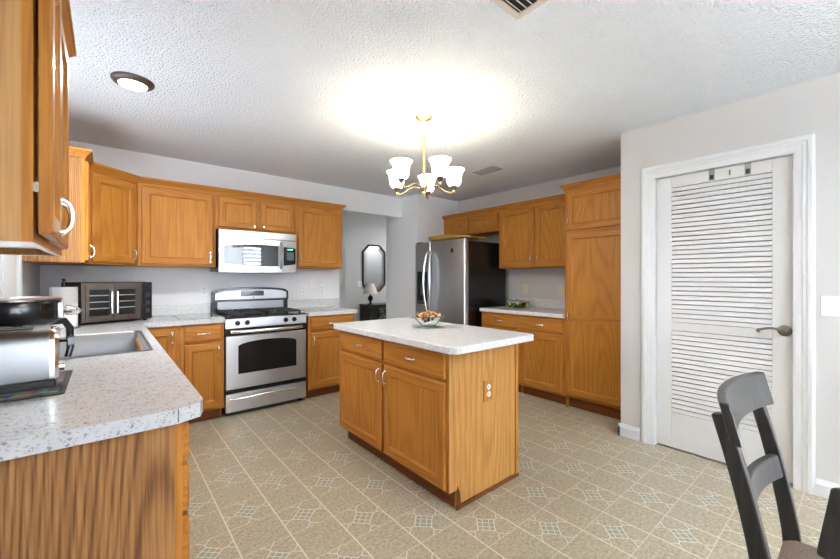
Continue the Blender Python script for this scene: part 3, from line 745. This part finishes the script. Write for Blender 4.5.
# window band: lower edge sags, upper edge rises
def band(x0, x1, mtl, nm, par, ins=0):
    b = MB(); rings = []
    for u in arc(13, 0, 1):
        x = x0 + (x1 - x0) * u; X = x / MW; y = -.0235 * (1 - (2 * X - 1) ** 2) - .0018
        zt_ = .255 + .022 * (1 - (2 * X - 1) ** 2) - ins; zb_ = .090 - .030 * (1 - (2 * X - 1) ** 2) + ins
        rings.append([(x, y + .004, zb_), (x, y, zb_), (x, y, zt_), (x, y + .004, zt_)])
    b.loft(rings); return b.build(nm, mtl, par)
band(.022, .552, 'glass_micro', 'door_window', md)
bowed(.603, MW, 0, .333, .0, .022).build('control_panel', 'steel', t)
band(.606, MW - .008, 'black', 'control_glass', t)
b = MB(); b.box(.641, .714, -.0165, -.012, .13, .215); b.build('keypad', 'display_blue', t)
b = MB(); b.box(.648, .704, -.0165, -.012, .236, .248); b.build('clock_display', 'display', t)
b = MB(); b.tube([(.578, -.018 - .035 * math.sin(PI * u) ** .6, .04 + .27 * u) for u in arc(13, 0, 1)], .011, 10); b.build('handle', 'steel_soft', md, smooth=True)

# ------------------------------------------------------------------ fridge
t = thing('refrigerator', 'stainless side-by-side refrigerator with black sides in the corner', 'refrigerator', (3.225, 3.955, 0), -90)
FW, FH = .930, 1.742
b = MB(); b.box(.004, FW - .004, .075, .78, .03, FH - .02); b.build('body', 'black_side', t, bev=.004)
b = MB(); b.box(.01, FW - .01, .02, .09, .015, .10); b.build('base_grille', 'black_matt', t)
def fdoor(x0, x1, nm):
    rings = []; b = MB()
    for z, ins in ((.105, .0), (FH, .0)):
        rings.append([(x0 + .003, .07, z), (x1 - .003, .07, z), (x1 - .003, .018, z), (x1 - .012, .004, z), (x1 - .03, 0, z), (x0 + .03, 0, z), (x0 + .012, .004, z), (x0 + .003, .018, z)])
    b.loft(rings); return b.build(nm, 'steel_fridge', t, smooth=True)
SP = .318
d1 = fdoor(0, SP, 'freezer_door'); d2 = fdoor(SP, FW, 'fridge_door')
def fhandle(par, x, sgn):
    b = MB(); pts = []
    for u in arc(17, 0, 1):
        pts.append((x + sgn * .030 * math.sin(PI * u), -.012 - .055 * math.sin(PI * u) ** .5, .82 + .80 * u))
    b.tube(pts, .014, 10, flat=1.0); b.build('handle', 'steel_bright', par, smooth=True)
fhandle(d1, SP - .030, -1); fhandle(d2, SP + .030, 1)
b = MB(); b.prism(rrect(.055, .255, .93, 1.36, .02), -.004, .004, 'xz'); dp = b.build('water_dispenser', 'black', d1)
b = MB(); b.box(.085, .225, -.009, -.004, 1.24, 1.33); b.build('dispenser_panel', 'black_matt', dp)
b = MB(); b.box(.10, .21, -.016, -.004, .955, .972); b.box(.135, .175, -.012, -.004, 1.05, 1.18); b.build('dispenser_paddle', 'lever', dp)
b = MB(); b.prism(rrect(.70, .74, 1.585, 1.635, .004), -.003, .002, 'xz'); b.build('emblem', 'black_matt', d2)
b = MB(); b.box(.02, .10, .02, .12, FH - .001, FH + .015); b.box(FW - .10, FW - .02, .02, .12, FH - .001, FH + .015); b.build('hinge_cover', 'black_matt', t)
# tray and board on the fridge
t = thing('serving_tray', 'golden oval wooden serving tray lying on top of the fridge', 'tray', (3.47, 3.54, FH + .018), 0)
b = MB(); b.lathe([(0, 0), (.30, 0), (.345, .022), (.36, .056), (.352, .058), (.335, .030), (.29, .010), (0, .010)], (0, 0, 0), 40, sx=.62, sy=.9); b.build('tray_dish', 'gold_wood', t, smooth=True)
b = MB(); b.tube([(.356 * .62 * math.cos(a), .356 * .9 * math.sin(a), .057) for a in arc(41, 0, 2 * PI)[:-1]], .006, 8, closed=True); b.build('rim', 'gold_rim', t, smooth=True)
b = MB(); b.prism(rrect(-.19, .19, -.09, .09, .02), 0, .016)
tag(b.build('cutting_board', 'gold_wood', loc=(3.42, 3.10, FH + .018), bev=.003), 'flat pale wood board on the near edge of the fridge top', 'board')

# ------------------------------------------------------------------ things on the sink counter
# toaster oven
t = thing('toaster_oven', 'dark french-door toaster oven in the counter corner', 'toaster oven', (-.149, 3.772, .914), 20.2)
OW, OH, ODp = .474, .325, .39
b = MB(); b.box(0, OW, .012, ODp, .016, OH); b.build('body', 'black_matt', t, bev=.006)
for x in (.03, OW - .03):
    for y in (.05, ODp - .05):
        b = MB(); b.lathe([(.014, 0), (.014, .018)], (x, y, 0), 10); b.build('foot', 'rubber', t)
b = MB(); b.box(0, OW - .085, -.004, .012, .02, OH - .003); b.build('front_surround', 'brown_steel', t, bev=.004)
cxm = (OW - .085) / 2
for x0, x1, hx in ((.022, cxm - .004, cxm - .018), (cxm + .004, OW - .105, cxm + .018)):
    b = MB()
    for q in ((x0, x0 + .020, .038, OH - .028), (x1 - .024, x1, .038, OH - .028), (x0 + .02, x1 - .024, .038, .066), (x0 + .02, x1 - .024, OH - .056, OH - .028)): b.box(q[0], q[1], -.020, -.004, q[2], q[3])
    dr = b.build('door', 'brown_steel', t)
    b = MB(); b.box(x0 + .018, x1 - .022, -.014, -.008, .064, OH - .054); b.build('door_glass', 'glass_dark', dr)
    b = MB(); b.tube([(hx, -.02, .075), (hx, -.045, .080), (hx, -.045, OH - .075), (hx, -.02, OH - .07)], .008, 10); b.build('handle', 'steel_bright', dr, smooth=True)
for z in (.12, .17, .22):
    b = MB(); b.box(.045, OW - .13, -.0155, -.0142, z, z + .006); b.build('rack', 'steel', t)
b = MB(); b.box(OW - .083, OW, -.002, .012, .02, OH - .003); b.build('control_panel', 'black', t, bev=.003)
for z in (.085, .150, .215):
    b = MB(); b.lathe([(.022, 0), (.021, -.016), (.0, -.017)], (OW - .042, -.002, z), 18, 'y'); b.build('knob', 'black_matt', t, smooth=True)
# paper towel
t = thing('paper_towel_holder', 'white paper towel roll on an upright holder beside the toaster oven', 'paper towel holder', (-.235, 3.66, .914))
b = MB(); b.lathe([(0, 0), (.085, 0), (.085, .008), (.078, .012), (0, .012)], (0, 0, 0), 28); b.build('base', 'steel', t, smooth=True)
b = MB(); b.lathe([(.006, .012), (.006, .335), (.011, .340), (.011, .352), (0, .356)], (0, 0, 0), 12); b.build('rod', 'black_matt', t, smooth=True)
b = MB(); b.lathe([(.02, .013), (.074, .013), (.074, .293), (.02, .293)], (0, 0, 0), 32, cap=False); b.build('paper_roll', 'paper', t, smooth=True)
# black round cooker on legs
t = thing('waffle_cooker', 'glossy black round cooker on a stand with silver loop handle, behind the toaster', 'cooker', (-.268, 2.08, .914))
b = MB(); b.lathe([(0, .165), (.085, .168), (.118, .185), (.129, .21), (.129, .262), (.125, .27), (0, .27)], (0, 0, 0), 40); b.build('body', 'black', t, smooth=True)
b = MB(); b.lathe([(.0, .27), (.131, .27), (.131, .277), (.12, .281), (0, .283)], (0, 0, 0), 40); b.build('lid', 'brown_steel', t, smooth=True)
b = MB(); b.box(.118, .136, -.045, -.010, .20, .262); b.build('clip', 'steel', t, bev=.004)
b = MB(); b.lathe([(0, .0), (.016, .002), (.028, .010), (.032, .02), (.030, .022), (0, .012)], (.160, -.03, .208), 18); b.tube([(.13, -.03, .225), (.145, -.03, .246), (.165, -.03, .246), (.184, -.03, .226)], .005, 8); b.build('handle', 'chrome', t, smooth=True)
for a in (51, 160, 280):
    b = MB(); c_, s_ = math.cos(R(a)), math.sin(R(a))
    q_ = 1 if a == 51 else .55
    b.tube([(c_ * .05, s_ * .05, .175), (c_ * .20 * q_, s_ * .20 * q_, .172), (c_ * .225 * q_, s_ * .225 * q_, .14), (c_ * .228 * q_, s_ * .228 * q_, .05), (c_ * .215 * q_, s_ * .215 * q_, .012)], [.012, .014, .014, .013, .012], 10); b.build('leg', 'black', t, smooth=True)
# toaster on a quilted mat
t = thing('toaster', 'long stainless steel toaster on a printed mat at the near left counter', 'toaster', (-.128, 1.66, .923), 3)
TL, TD, TH = .27, .19, .186
def tprof(x, s_=1): return [(x, p[0], p[1]) for p in rrect(.0, TD, .022, TH, .03, 5, rs=(.008, .008, .045, .045))]
b = MB(); b.loft([tprof(-TL), tprof(-.012)]); b.build('body', 'steel_soft', t, smooth=True)
b = MB()
pr = rrect(.004, TD - .004, .022, TH - .004, .03, 5, rs=(.008, .008, .043, .043))
b.loft([[(-.014, p[0], p[1]) for p in pr], [(.0, p[0], p[1]) for p in pr], [(.010, TD / 2 + (p[0] - TD / 2) * .9, .1 + (p[1] - .1) * .92) for p in pr]]); b.build('end_cap', 'steel_bright', t, smooth=True)
b = MB(); b.box(-TL + .005, .002, .006, TD - .006, .0, .024); b.build('base', 'black_matt', t, bev=.004)
b = MB()
for y in (.05, .105): b.box(-TL + .05, -.05, y - .012, y + .012, TH - .002, TH + .0015)
b.build('slot', 'dark_void', t)
b = MB(); b.tube([(.004, TD / 2, .135), (.04, TD / 2, .135)], .005, 8); b.box(.030, .046, TD / 2 - .03, TD / 2 + .03, .122, .146); b.build('lever', 'black', t)
b = MB(); b.lathe([(.016, 0), (.015, .014), (0, .015)], (.008, TD / 2 - .03, .055), 16, 'x'); b.build('dial', 'chrome', t, smooth=True)
t = thing('quilted_mat', 'printed cloth mat with a black border under the toaster', 'mat', (-.140, 1.655, .915), 0)
b = MB(); b.prism(rrect(-.275, .040, -.075, .30, .012), 0, .004); b.build('border', 'black_matt', t)
b = MB(); b.prism(rrect(-.262, .025, -.058, .285, .008), .004, .0075); b.build('print', 'print', t)
# glass boards beside the range
b = MB(); b.prism(rrect(-.17, .17, -.24, .24, .012), 0, .006)
tag(b.build('glass_board', 'board', loc=(.645, 4.02, .9145)), 'grey glass cutting board on the worktop left of the range', 'cutting board', 'glass cutting boards')
b = MB(); b.prism(rrect(-.19, .19, -.22, .22, .012), 0, .006)
tag(b.build('glass_board', 'board', loc=(1.815, 4.05, .9145)), 'grey glass cutting board on the worktop right of the range', 'cutting board', 'glass cutting boards')

# ------------------------------------------------------------------ bowl, doily, dish
t = tag(MB().lathe([(0, 0), (.085, 0), (.088, .002), (0, .003)], (0, 0, 0), 36).build('doily', 'doily', loc=(1.80, 2.05, .9145)), 'small green printed doily under the potpourri bowl', 'doily')
m = mat('cut_glass', (.96, .98, .97), .02, trans=1, ior=1.15); M['cutglass'] = m
t = thing('glass_bowl', 'clear scalloped glass bowl standing on the island worktop', 'bowl', (1.80, 2.05, .918)); t.scale = (1.16, 1.16, 1.08)
b = MB(); rings = []
for r_, h_, am in ((.0, .002, 0), (.035, .0, 0), (.045, .004, .02), (.065, .030, .04), (.092, .068, .09), (.096, .072, .10), (.090, .069, .09), (.061, .033, .04), (.04, .010, 0), (0, .008, 0)):
    rings.append([(r_ * (1 + am * math.cos(8 * a)) * math.cos(a), r_ * (1 + am * math.cos(8 * a)) * math.sin(a), h_ + am * .06 * math.cos(8 * a)) for a in arc(49, 0, 2 * PI)[:-1]])
b.loft(rings, cap=False); b.build('bowl_wall', 'cutglass', t, smooth=True)
b = MB()
for i in range(170):
    a = random.uniform(0, 2 * PI); rr_ = .092 * math.sqrt(random.random())
    lo_ = .016 + rr_ * .62; hi_ = .104 - .30 * rr_ + random.uniform(-.008, .012)
    z = random.uniform(lo_, hi_) if i % 3 else hi_
    b.sphere((rr_ * math.cos(a), rr_ * math.sin(a), z), random.uniform(.009, .017), 6, (1, random.uniform(.4, 1), random.uniform(.25, .6)),
             Matrix.Rotation(random.uniform(0, PI), 4, Vector((random.random(), random.random(), .3)).normalized()))
o = b.build('potpourri', 'petal', loc=(1.80, 2.05, .921)); tag(o, 'dried potpourri petals heaped in the glass bowl', 'potpourri', kind='stuff')
t = thing('covered_dish', 'round painted dish with yellow flowers and grey lid beside the fridge', 'dish', (3.87, 2.75, .915))
b = MB(); b.lathe([(0, 0), (.095, 0), (.115, .008), (.134, .032), (.140, .062), (.134, .064), (0, .055)], (0, 0, 0), 36); b.build('bowl', 'ceramic', t, smooth=True)
b = MB(); b.lathe([(.142, .062), (.145, .071), (.125, .080), (.045, .087), (.015, .090), (.018, .098), (0, .101)], (0, 0, 0), 36); b.build('lid', 'ceramic_lid', t, smooth=True)

# ------------------------------------------------------------------ outlets and switches (local: plate in xz, faces -y)
def outlet(label, loc, rot, mtl='plastic_white', kind='outlet', w=.072, h=.116, plate=None, group='wall outlets and switches'):
    nm = 'wall_outlet' if kind in ('outlet',) else 'light_switch'
    t = thing(nm, label, 'outlet' if kind == 'outlet' else 'switch', loc, rot, group)
    b = MB(); b.box(-w / 2, w / 2, -.006, -.0006, -h / 2, h / 2); b.build('plate', plate or mtl, t, bev=.002)
    if kind == 'outlet':
        for z in (-.021, .021):
            b = MB(); b.lathe([(.0165, 0), (.0160, -.003), (0, -.003)], (0, -.006, z), 18, 'y'); r_ = b.build('socket', mtl, t)
            b = MB(); b.box(-.008, -.005, -.0096, -.009, z - .004, z + .007); b.box(.005, .008, -.0096, -.009, z - .004, z + .007); b.box(-.002, .002, -.0096, -.009, z - .011, z - .007); b.build('slot', 'slot', r_)
    elif kind == 'switch':
        n_ = 2 if w > .1 else 1
        for i in range(n_):
            x = (-.023 + .046 * i) if n_ == 2 else 0
            b = MB(); b.box(x - .005, x + .005, -.016, -.006, -.004, .012, Matrix.Rotation(R(20), 4, 'X')); b.build('toggle', mtl, t)
    return t
outlet('white outlet on the back wall left of the range', (.755, YB, 1.145), 0)
outlet('white outlet on the back wall just right of the range', (1.805, YB, 1.13), 0)
outlet('white switch plate set highest of three on the wall right of range', (1.915, YB, 1.215), 0, kind='switch')
outlet('white outlet nearest the hall opening on the back wall', (2.045, YB, 1.135), 0)
outlet('pale switch plate on the hall wall left of the mirror', (3.60, 6.0, 1.165), 0, kind='switch', w=.118)
outlet('almond outlet above the worktop beside the painted dish', (XR, 2.795, 1.135), -90, 'plastic_almond')
outlet('almond outlet above the worktop beside the tall pantry cabinet', (XR, 2.306, 1.135), -90, 'plastic_almond')
outlet('white double switch plate right of the louvered closet door', (XP, .105, 1.11), -90, kind='switch', w=.118)
outlet('white outlet on a wooden plate in the island end panel', (1.735, IY0, .605), 0, plate='oak_z', w=.085, h=.125, group=None)

# over-door hooks
for lab, y in (('left small grey over-door hook on the louvered closet door', .683), ('right small grey over-door hook on the louvered closet door', .492)):
    t = thing('door_hook', lab, 'hook', (lx0 - .0005, y, 1.972), -90, 'over-door hooks')
    b = MB(); b.box(-.016, .016, -.003, 0, -.022, .058); b.build('strap', 'grille', t)
    b = MB(); b.box(-.010, .010, -.0045, -.003, -.014, .016); b.build('pad', 'black_matt', t)
b = MB(); b.box(-.004, .004, -.004, 0, -.018, .018)
o = b.build('door_catch', 'lever', loc=(lx0 - .0005, .585, 1.985)); o.rotation_euler = (0, 0, R(-90)); tag(o, 'tiny dark clip on the closet door top between the two hooks', 'clip')

# ------------------------------------------------------------------ ceiling fittings
t = thing('ceiling_light', 'round lit ceiling light with bronze trim near the sink', 'ceiling light', (.118, 2.788, ZC))
b = MB(); b.lathe([(.105, 0), (.105, -.006), (.098, -.016), (.080, -.026), (.072, -.026), (.070, -.018), (.0, -.018)], (0, 0, 0), 40); b.build('trim_ring', 'bronze', t, smooth=True)
b = MB(); b.lathe([(.0705, -.020), (.068, -.029), (.04, -.034), (0, -.035)], (0, 0, 0), 36); b.build('lens', 'lens', t, smooth=True)
l = bpy.data.lights.new('ceiling_lamp_light', 'AREA'); l.shape = 'DISK'; l.size = .14; l.energy = 6; l.color = (1, .99, .97)
lo = bpy.data.objects.new('ceiling_lamp_light', l); COL.objects.link(lo); lo.location = (.118, 2.788, ZC - .04)
def vent(label, x0, x1, y0, y1, slat_axis, n_, mtl, fr=.03):
    cx, cy = (x0 + x1) / 2, (y0 + y1) / 2
    t = thing('ceiling_vent', label, 'vent', (cx, cy, ZC), 0, 'ceiling vents')
    a0, a1, b0, b1 = x0 - cx, x1 - cx, y0 - cy, y1 - cy
    b = MB()
    for q in ((a0, a1, b0, b0 + fr), (a0, a1, b1 - fr, b1), (a0, a0 + fr, b0 + fr, b1 - fr), (a1 - fr, a1, b0 + fr, b1 - fr)): b.box(q[0], q[1], q[2], q[3], -.010, -.0005)
    b.build('frame', mtl, t, bev=.003)
    b = MB(); b.box(a0 + fr, a1 - fr, b0 + fr, b1 - fr, -.003, -.001); b.build('backing', 'dark_void', t)
    for i in range(n_):
        u = (i + .5) / n_; b = MB()
        if slat_axis == 'x':
            y = b0 + fr + (b1 - b0 - 2 * fr) * u; b.box(a0 + fr, a1 - fr, y - .006, y + .006, -.0085, -.0075, Matrix.Rotation(R(35), 4, 'X'))
        else:
            x = a0 + fr + (a1 - a0 - 2 * fr) * u; b.box(x - .0045, x + .0045, b0 + fr, b1 - fr, -.0085, -.0075, Matrix.Rotation(R(35), 4, 'Y'))
        b.build('slat', mtl, t)
M['vent_cream'] = mat('vent_cream', lin(214, 208, 198), .45)
vent('large slatted ceiling vent cut by the top picture edge', .95, 1.415, .55, 1.005, 'x', 14, 'vent_cream', .028)
vent('small slatted ceiling vent near the right wall cabinets', 3.070, 3.235, 2.485, 2.775, 'y', 5, 'grille', .025)

# added bowl pendant housing the fill uplight, unseen behind the camera
t = thing('added_uplight_bowl', 'added brass bowl pendant around the fill uplight, unseen behind the camera', 'pendant lamp', (1.45, -1.30, ZC))
b = MB(); b.lathe([(.06, 0), (.06, -.01), (.02, -.03), (0, -.032)], (0, 0, 0), 28); b.build('ceiling_canopy', 'brass', t, smooth=True)
b = MB(); b.lathe([(.006, -.03), (.006, -.49)], (0, 0, 0), 10); b.build('stem', 'brass', t, smooth=True)
b = MB(); b.lathe([(0, -.50), (.12, -.49), (.28, -.455), (.40, -.40), (.396, -.396), (.276, -.448), (.12, -.482), (0, -.49)], (0, 0, 0), 40, cap=False); b.build('bowl', 'brass', t, smooth=True)

# chandelier
CH = (1.761, 2.054)
t = thing('chandelier', 'five-arm brass chandelier with lit frosted bell shades above the island', 'chandelier', (CH[0], CH[1], ZC))
b = MB(); b.lathe([(.062, 0), (.062, -.006), (.050, -.018), (.022, -.026), (.012, -.034), (0, -.036)], (0, 0, 0), 32); b.build('ceiling_canopy', 'brass', t, smooth=True)
b = MB()
for i in range(4):
    z = -.046 - i * .024; hv = i % 2
    b.tube([((.009 * math.cos(a)) * (1 - hv), (.009 * math.cos(a)) * hv, z + .016 * math.sin(a)) for a in arc(13, 0, 2 * PI)[:-1]], .0025, 6, closed=True)
b.build('chain', 'brass', t, smooth=True)
b = MB(); b.lathe([(0, -.128), (.009, -.13), (.011, -.138), (.011, -.48), (.016, -.488), (.026, -.50), (.030, -.515), (.022, -.533), (.012, -.545), (.014, -.552), (.006, -.566), (0, -.572)], (0, 0, 0), 20); b.build('stem', 'brass', t, smooth=True)
for k in range(5):
    an = R(42 + 72 * k); c_, s_ = math.cos(an), math.sin(an)
    b = MB(); pts = []
    for u in arc(15, 0, 1):
        r_ = .02 + .205 * u
        z = -.520 + .022 * math.sin(PI * min(1, u * 1.5)) - .034 * (u ** 2) + (.0 if u < .9 else .03 * (u - .9) / .1)
        pts.append((c_ * r_, s_ * r_, z))
    b.tube(pts, .0062, 8); am = b.build('arm', 'aged_brass', t, smooth=True)
    cc = (c_ * .225, s_ * .225, 0)
    b = MB(); b.lathe([(0, -.548), (.008, -.543), (.011, -.532), (.006, -.522), (.014, -.512), (.026, -.492), (.024, -.488), (0, -.492)], cc, 16); b.build('cup', 'aged_brass', am, smooth=True)
    b = MB(); b.lathe([(.020, -.494), (.040, -.486), (.050, -.468), (.054, -.440), (.056, -.412), (.062, -.392), (.078, -.372), (.075, -.370), (.059, -.390), (.052, -.412), (.050, -.440), (.046, -.466), (.036, -.482), (.018, -.490)], cc, 24, cap=False); b.build('shade', 'shade', am, smooth=True)
    l = bpy.data.lights.new('bulb_light', 'POINT'); l.energy = .15; l.color = (1.0, .93, .84); l.shadow_soft_size = .03
    lo = bpy.data.objects.new('bulb_light', l); COL.objects.link(lo); lo.location = (CH[0] + cc[0], CH[1] + cc[1], ZC - .385)

# ------------------------------------------------------------------ hall: mirror, console, lamp
mx, mz0, mz1, mw = 3.885, 1.015, 1.905, .52
t = thing('wall_mirror', 'octagonal dark-framed mirror with angled glass border on the hall wall', 'mirror', (mx, 6.0, mz0), 0)
def octa(ins, y):
    a = mw / 2 - ins; h0, h1 = ins, mz1 - mz0 - ins; ch = .13 - ins * .45
    return [(-a + ch, y, h0), (a - ch, y, h0), (a, y, h0 + ch), (a, y, h1 - ch), (a - ch, y, h1), (-a + ch, y, h1), (-a, y, h1 - ch), (-a, y, h0 + ch)]
b = MB(); b.loft([octa(0, -.001), octa(0, -.025), octa(.012, -.035), octa(.030, -.028), octa(.030, -.001)], closed=True); b.build('frame', 'mirror_frame', t)
b = MB(); b.loft([octa(.029, -.002), octa(.029, -.016), octa(.085, -.022), octa(.085, -.002)], closed=True); b.build('bevelled_border', 'mirror_bevel', t)
b = MB(); b.loft([octa(.083, -.004), octa(.083, -.018)]); b.build('mirror_glass', 'mirror', t)
t = thing('console_cabinet', 'black console cabinet with carved front below the hall mirror', 'cabinet', (3.57, 5.60, 0))
b = MB(); b.box(0, .95, .02, .375, .05, .775); b.build('body', 'blackwood', t)
b = MB(); b.box(-.02, .97, -.01, .38, .775, .80); b.build('top', 'blackwood', t, bev=.004)
for x in (.17, .56): 
    b = MB(); b.box(x, x + .36, .005, .02, .10, .74); b.build('door', 'carved', t)
b = MB(); b.box(.02, .93, .04, .36, 0, .05); b.build('plinth', 'blackwood', t)
t = thing('table_lamp', 'small table lamp with pale shade on the hall console', 'lamp', (3.62, 5.70, .80))
b = MB(); b.lathe([(0, 0), (.055, 0), (.055, .012), (.022, .022), (.018, .05), (.045, .09), (.050, .12), (.03, .155), (.012, .165), (.010, .21), (0, .21)], (0, 0, 0), 24); b.build('base', 'glass_dark', t, smooth=True)
b = MB(); b.lathe([(.135, .195), (.065, .375), (.063, .375), (.133, .195)], (0, 0, 0), 28, cap=False); b.build('lamp_shade', 'lampshade', t, smooth=True)

# ------------------------------------------------------------------ chairs
def make_chair(label, loc, rot):
    t = thing('dining_chair', label, 'chair', loc, rot, 'charcoal dining chairs')
    def py(z):   # rear post centreline, local y
        if z < .45: return .225 + .045 * ((.45 - z) / .45) ** 1.5
        u = (z - .45) / .50; return .225 + .062 * u + .045 * u * u
    for sx in (-1, 1):
        b = MB(); zs = arc(14, 0, .925)
        b.rect_sweep([(sx * .204, py(z), z) for z in zs], .030, [.034 + .008 * min(1, z / .45) - .010 * max(0, (z - .45) / .5) for z in zs], (1, 0, 0)); b.build('rear_post', 'chair', t, bev=.004)
        b = MB(); b.rect_sweep([(sx * .195, -.19, 0), (sx * .195, -.19, .435)], [.030, .042], [.030, .042], (1, 0, 0)); b.build('leg', 'chair', t, bev=.004)
    def rail(z0, z1, half, bowd, th, yoff, nm, lean):
        b = MB(); rings = []
        for u in arc(17, -1, 1):
            x = half * u; bw = bowd * (1 - u * u)
            zz0, zz1 = z0, z1
            y0 = py(z0) + yoff + bw; y1 = y0 + (py(z1) - py(z0)) * lean
            rings.append([(x, y0, zz0), (x, y0 - th, zz0), (x, y1 - th, zz1), (x, y1, zz1)])
        b.loft(rings); b.build(nm, 'chair', t, bev=.005, seg=3)
    rail(.862, .962, .246, .040, .022, -.014, 'top_rail', .85)
    rail(.655, .72, .192, .030, .020, .006, 'back_slat', 1)
    b = MB(); b.prism(rrect(-.215, .215, -.225, .205, .05), .405, .45); b.build('seat_frame', 'chair', t, bev=.004)
    b = MB(); pts = [(-.168, .232), (-.150, .245), (.150, .245), (.168, .232), (.172, .18), (.218, .10), (.220, -.19), (.19, -.232), (-.19, -.232), (-.220, -.19), (-.218, .10), (-.172, .18)]
    cxy = (0, -.015); rings = []
    for sc, z in ((.97, .451), (1.0, .462), (.99, .480), (.93, .492), (.6, .500), (.2, .502)):
        rings.append([(cxy[0] + (p[0] - cxy[0]) * sc, cxy[1] + (p[1] - cxy[1]) * sc, z) for p in pts])
    b.loft(rings); s_ = b.build('seat', 'fabric', t, smooth=True); s_['label'] = 'taupe upholstered seat'
    for sx in (-1, 1):
        b = MB(); b.box(sx * .192 - .009, sx * .192 + .009, -.175, .225, .20, .225); b.build('stretcher', 'chair', t)
    return t
c1 = make_chair('charcoal wood dining chair with taupe seat in front of the louvered door', (1.410, -.085, 0), 0)
c2 = copy_tree(c1); c2['label'] = 'charcoal dining chair of which only a corner enters at the bottom right'
c2.location = (.435, .0145, 0); c2.rotation_euler = (0, 0, R(-126.9))
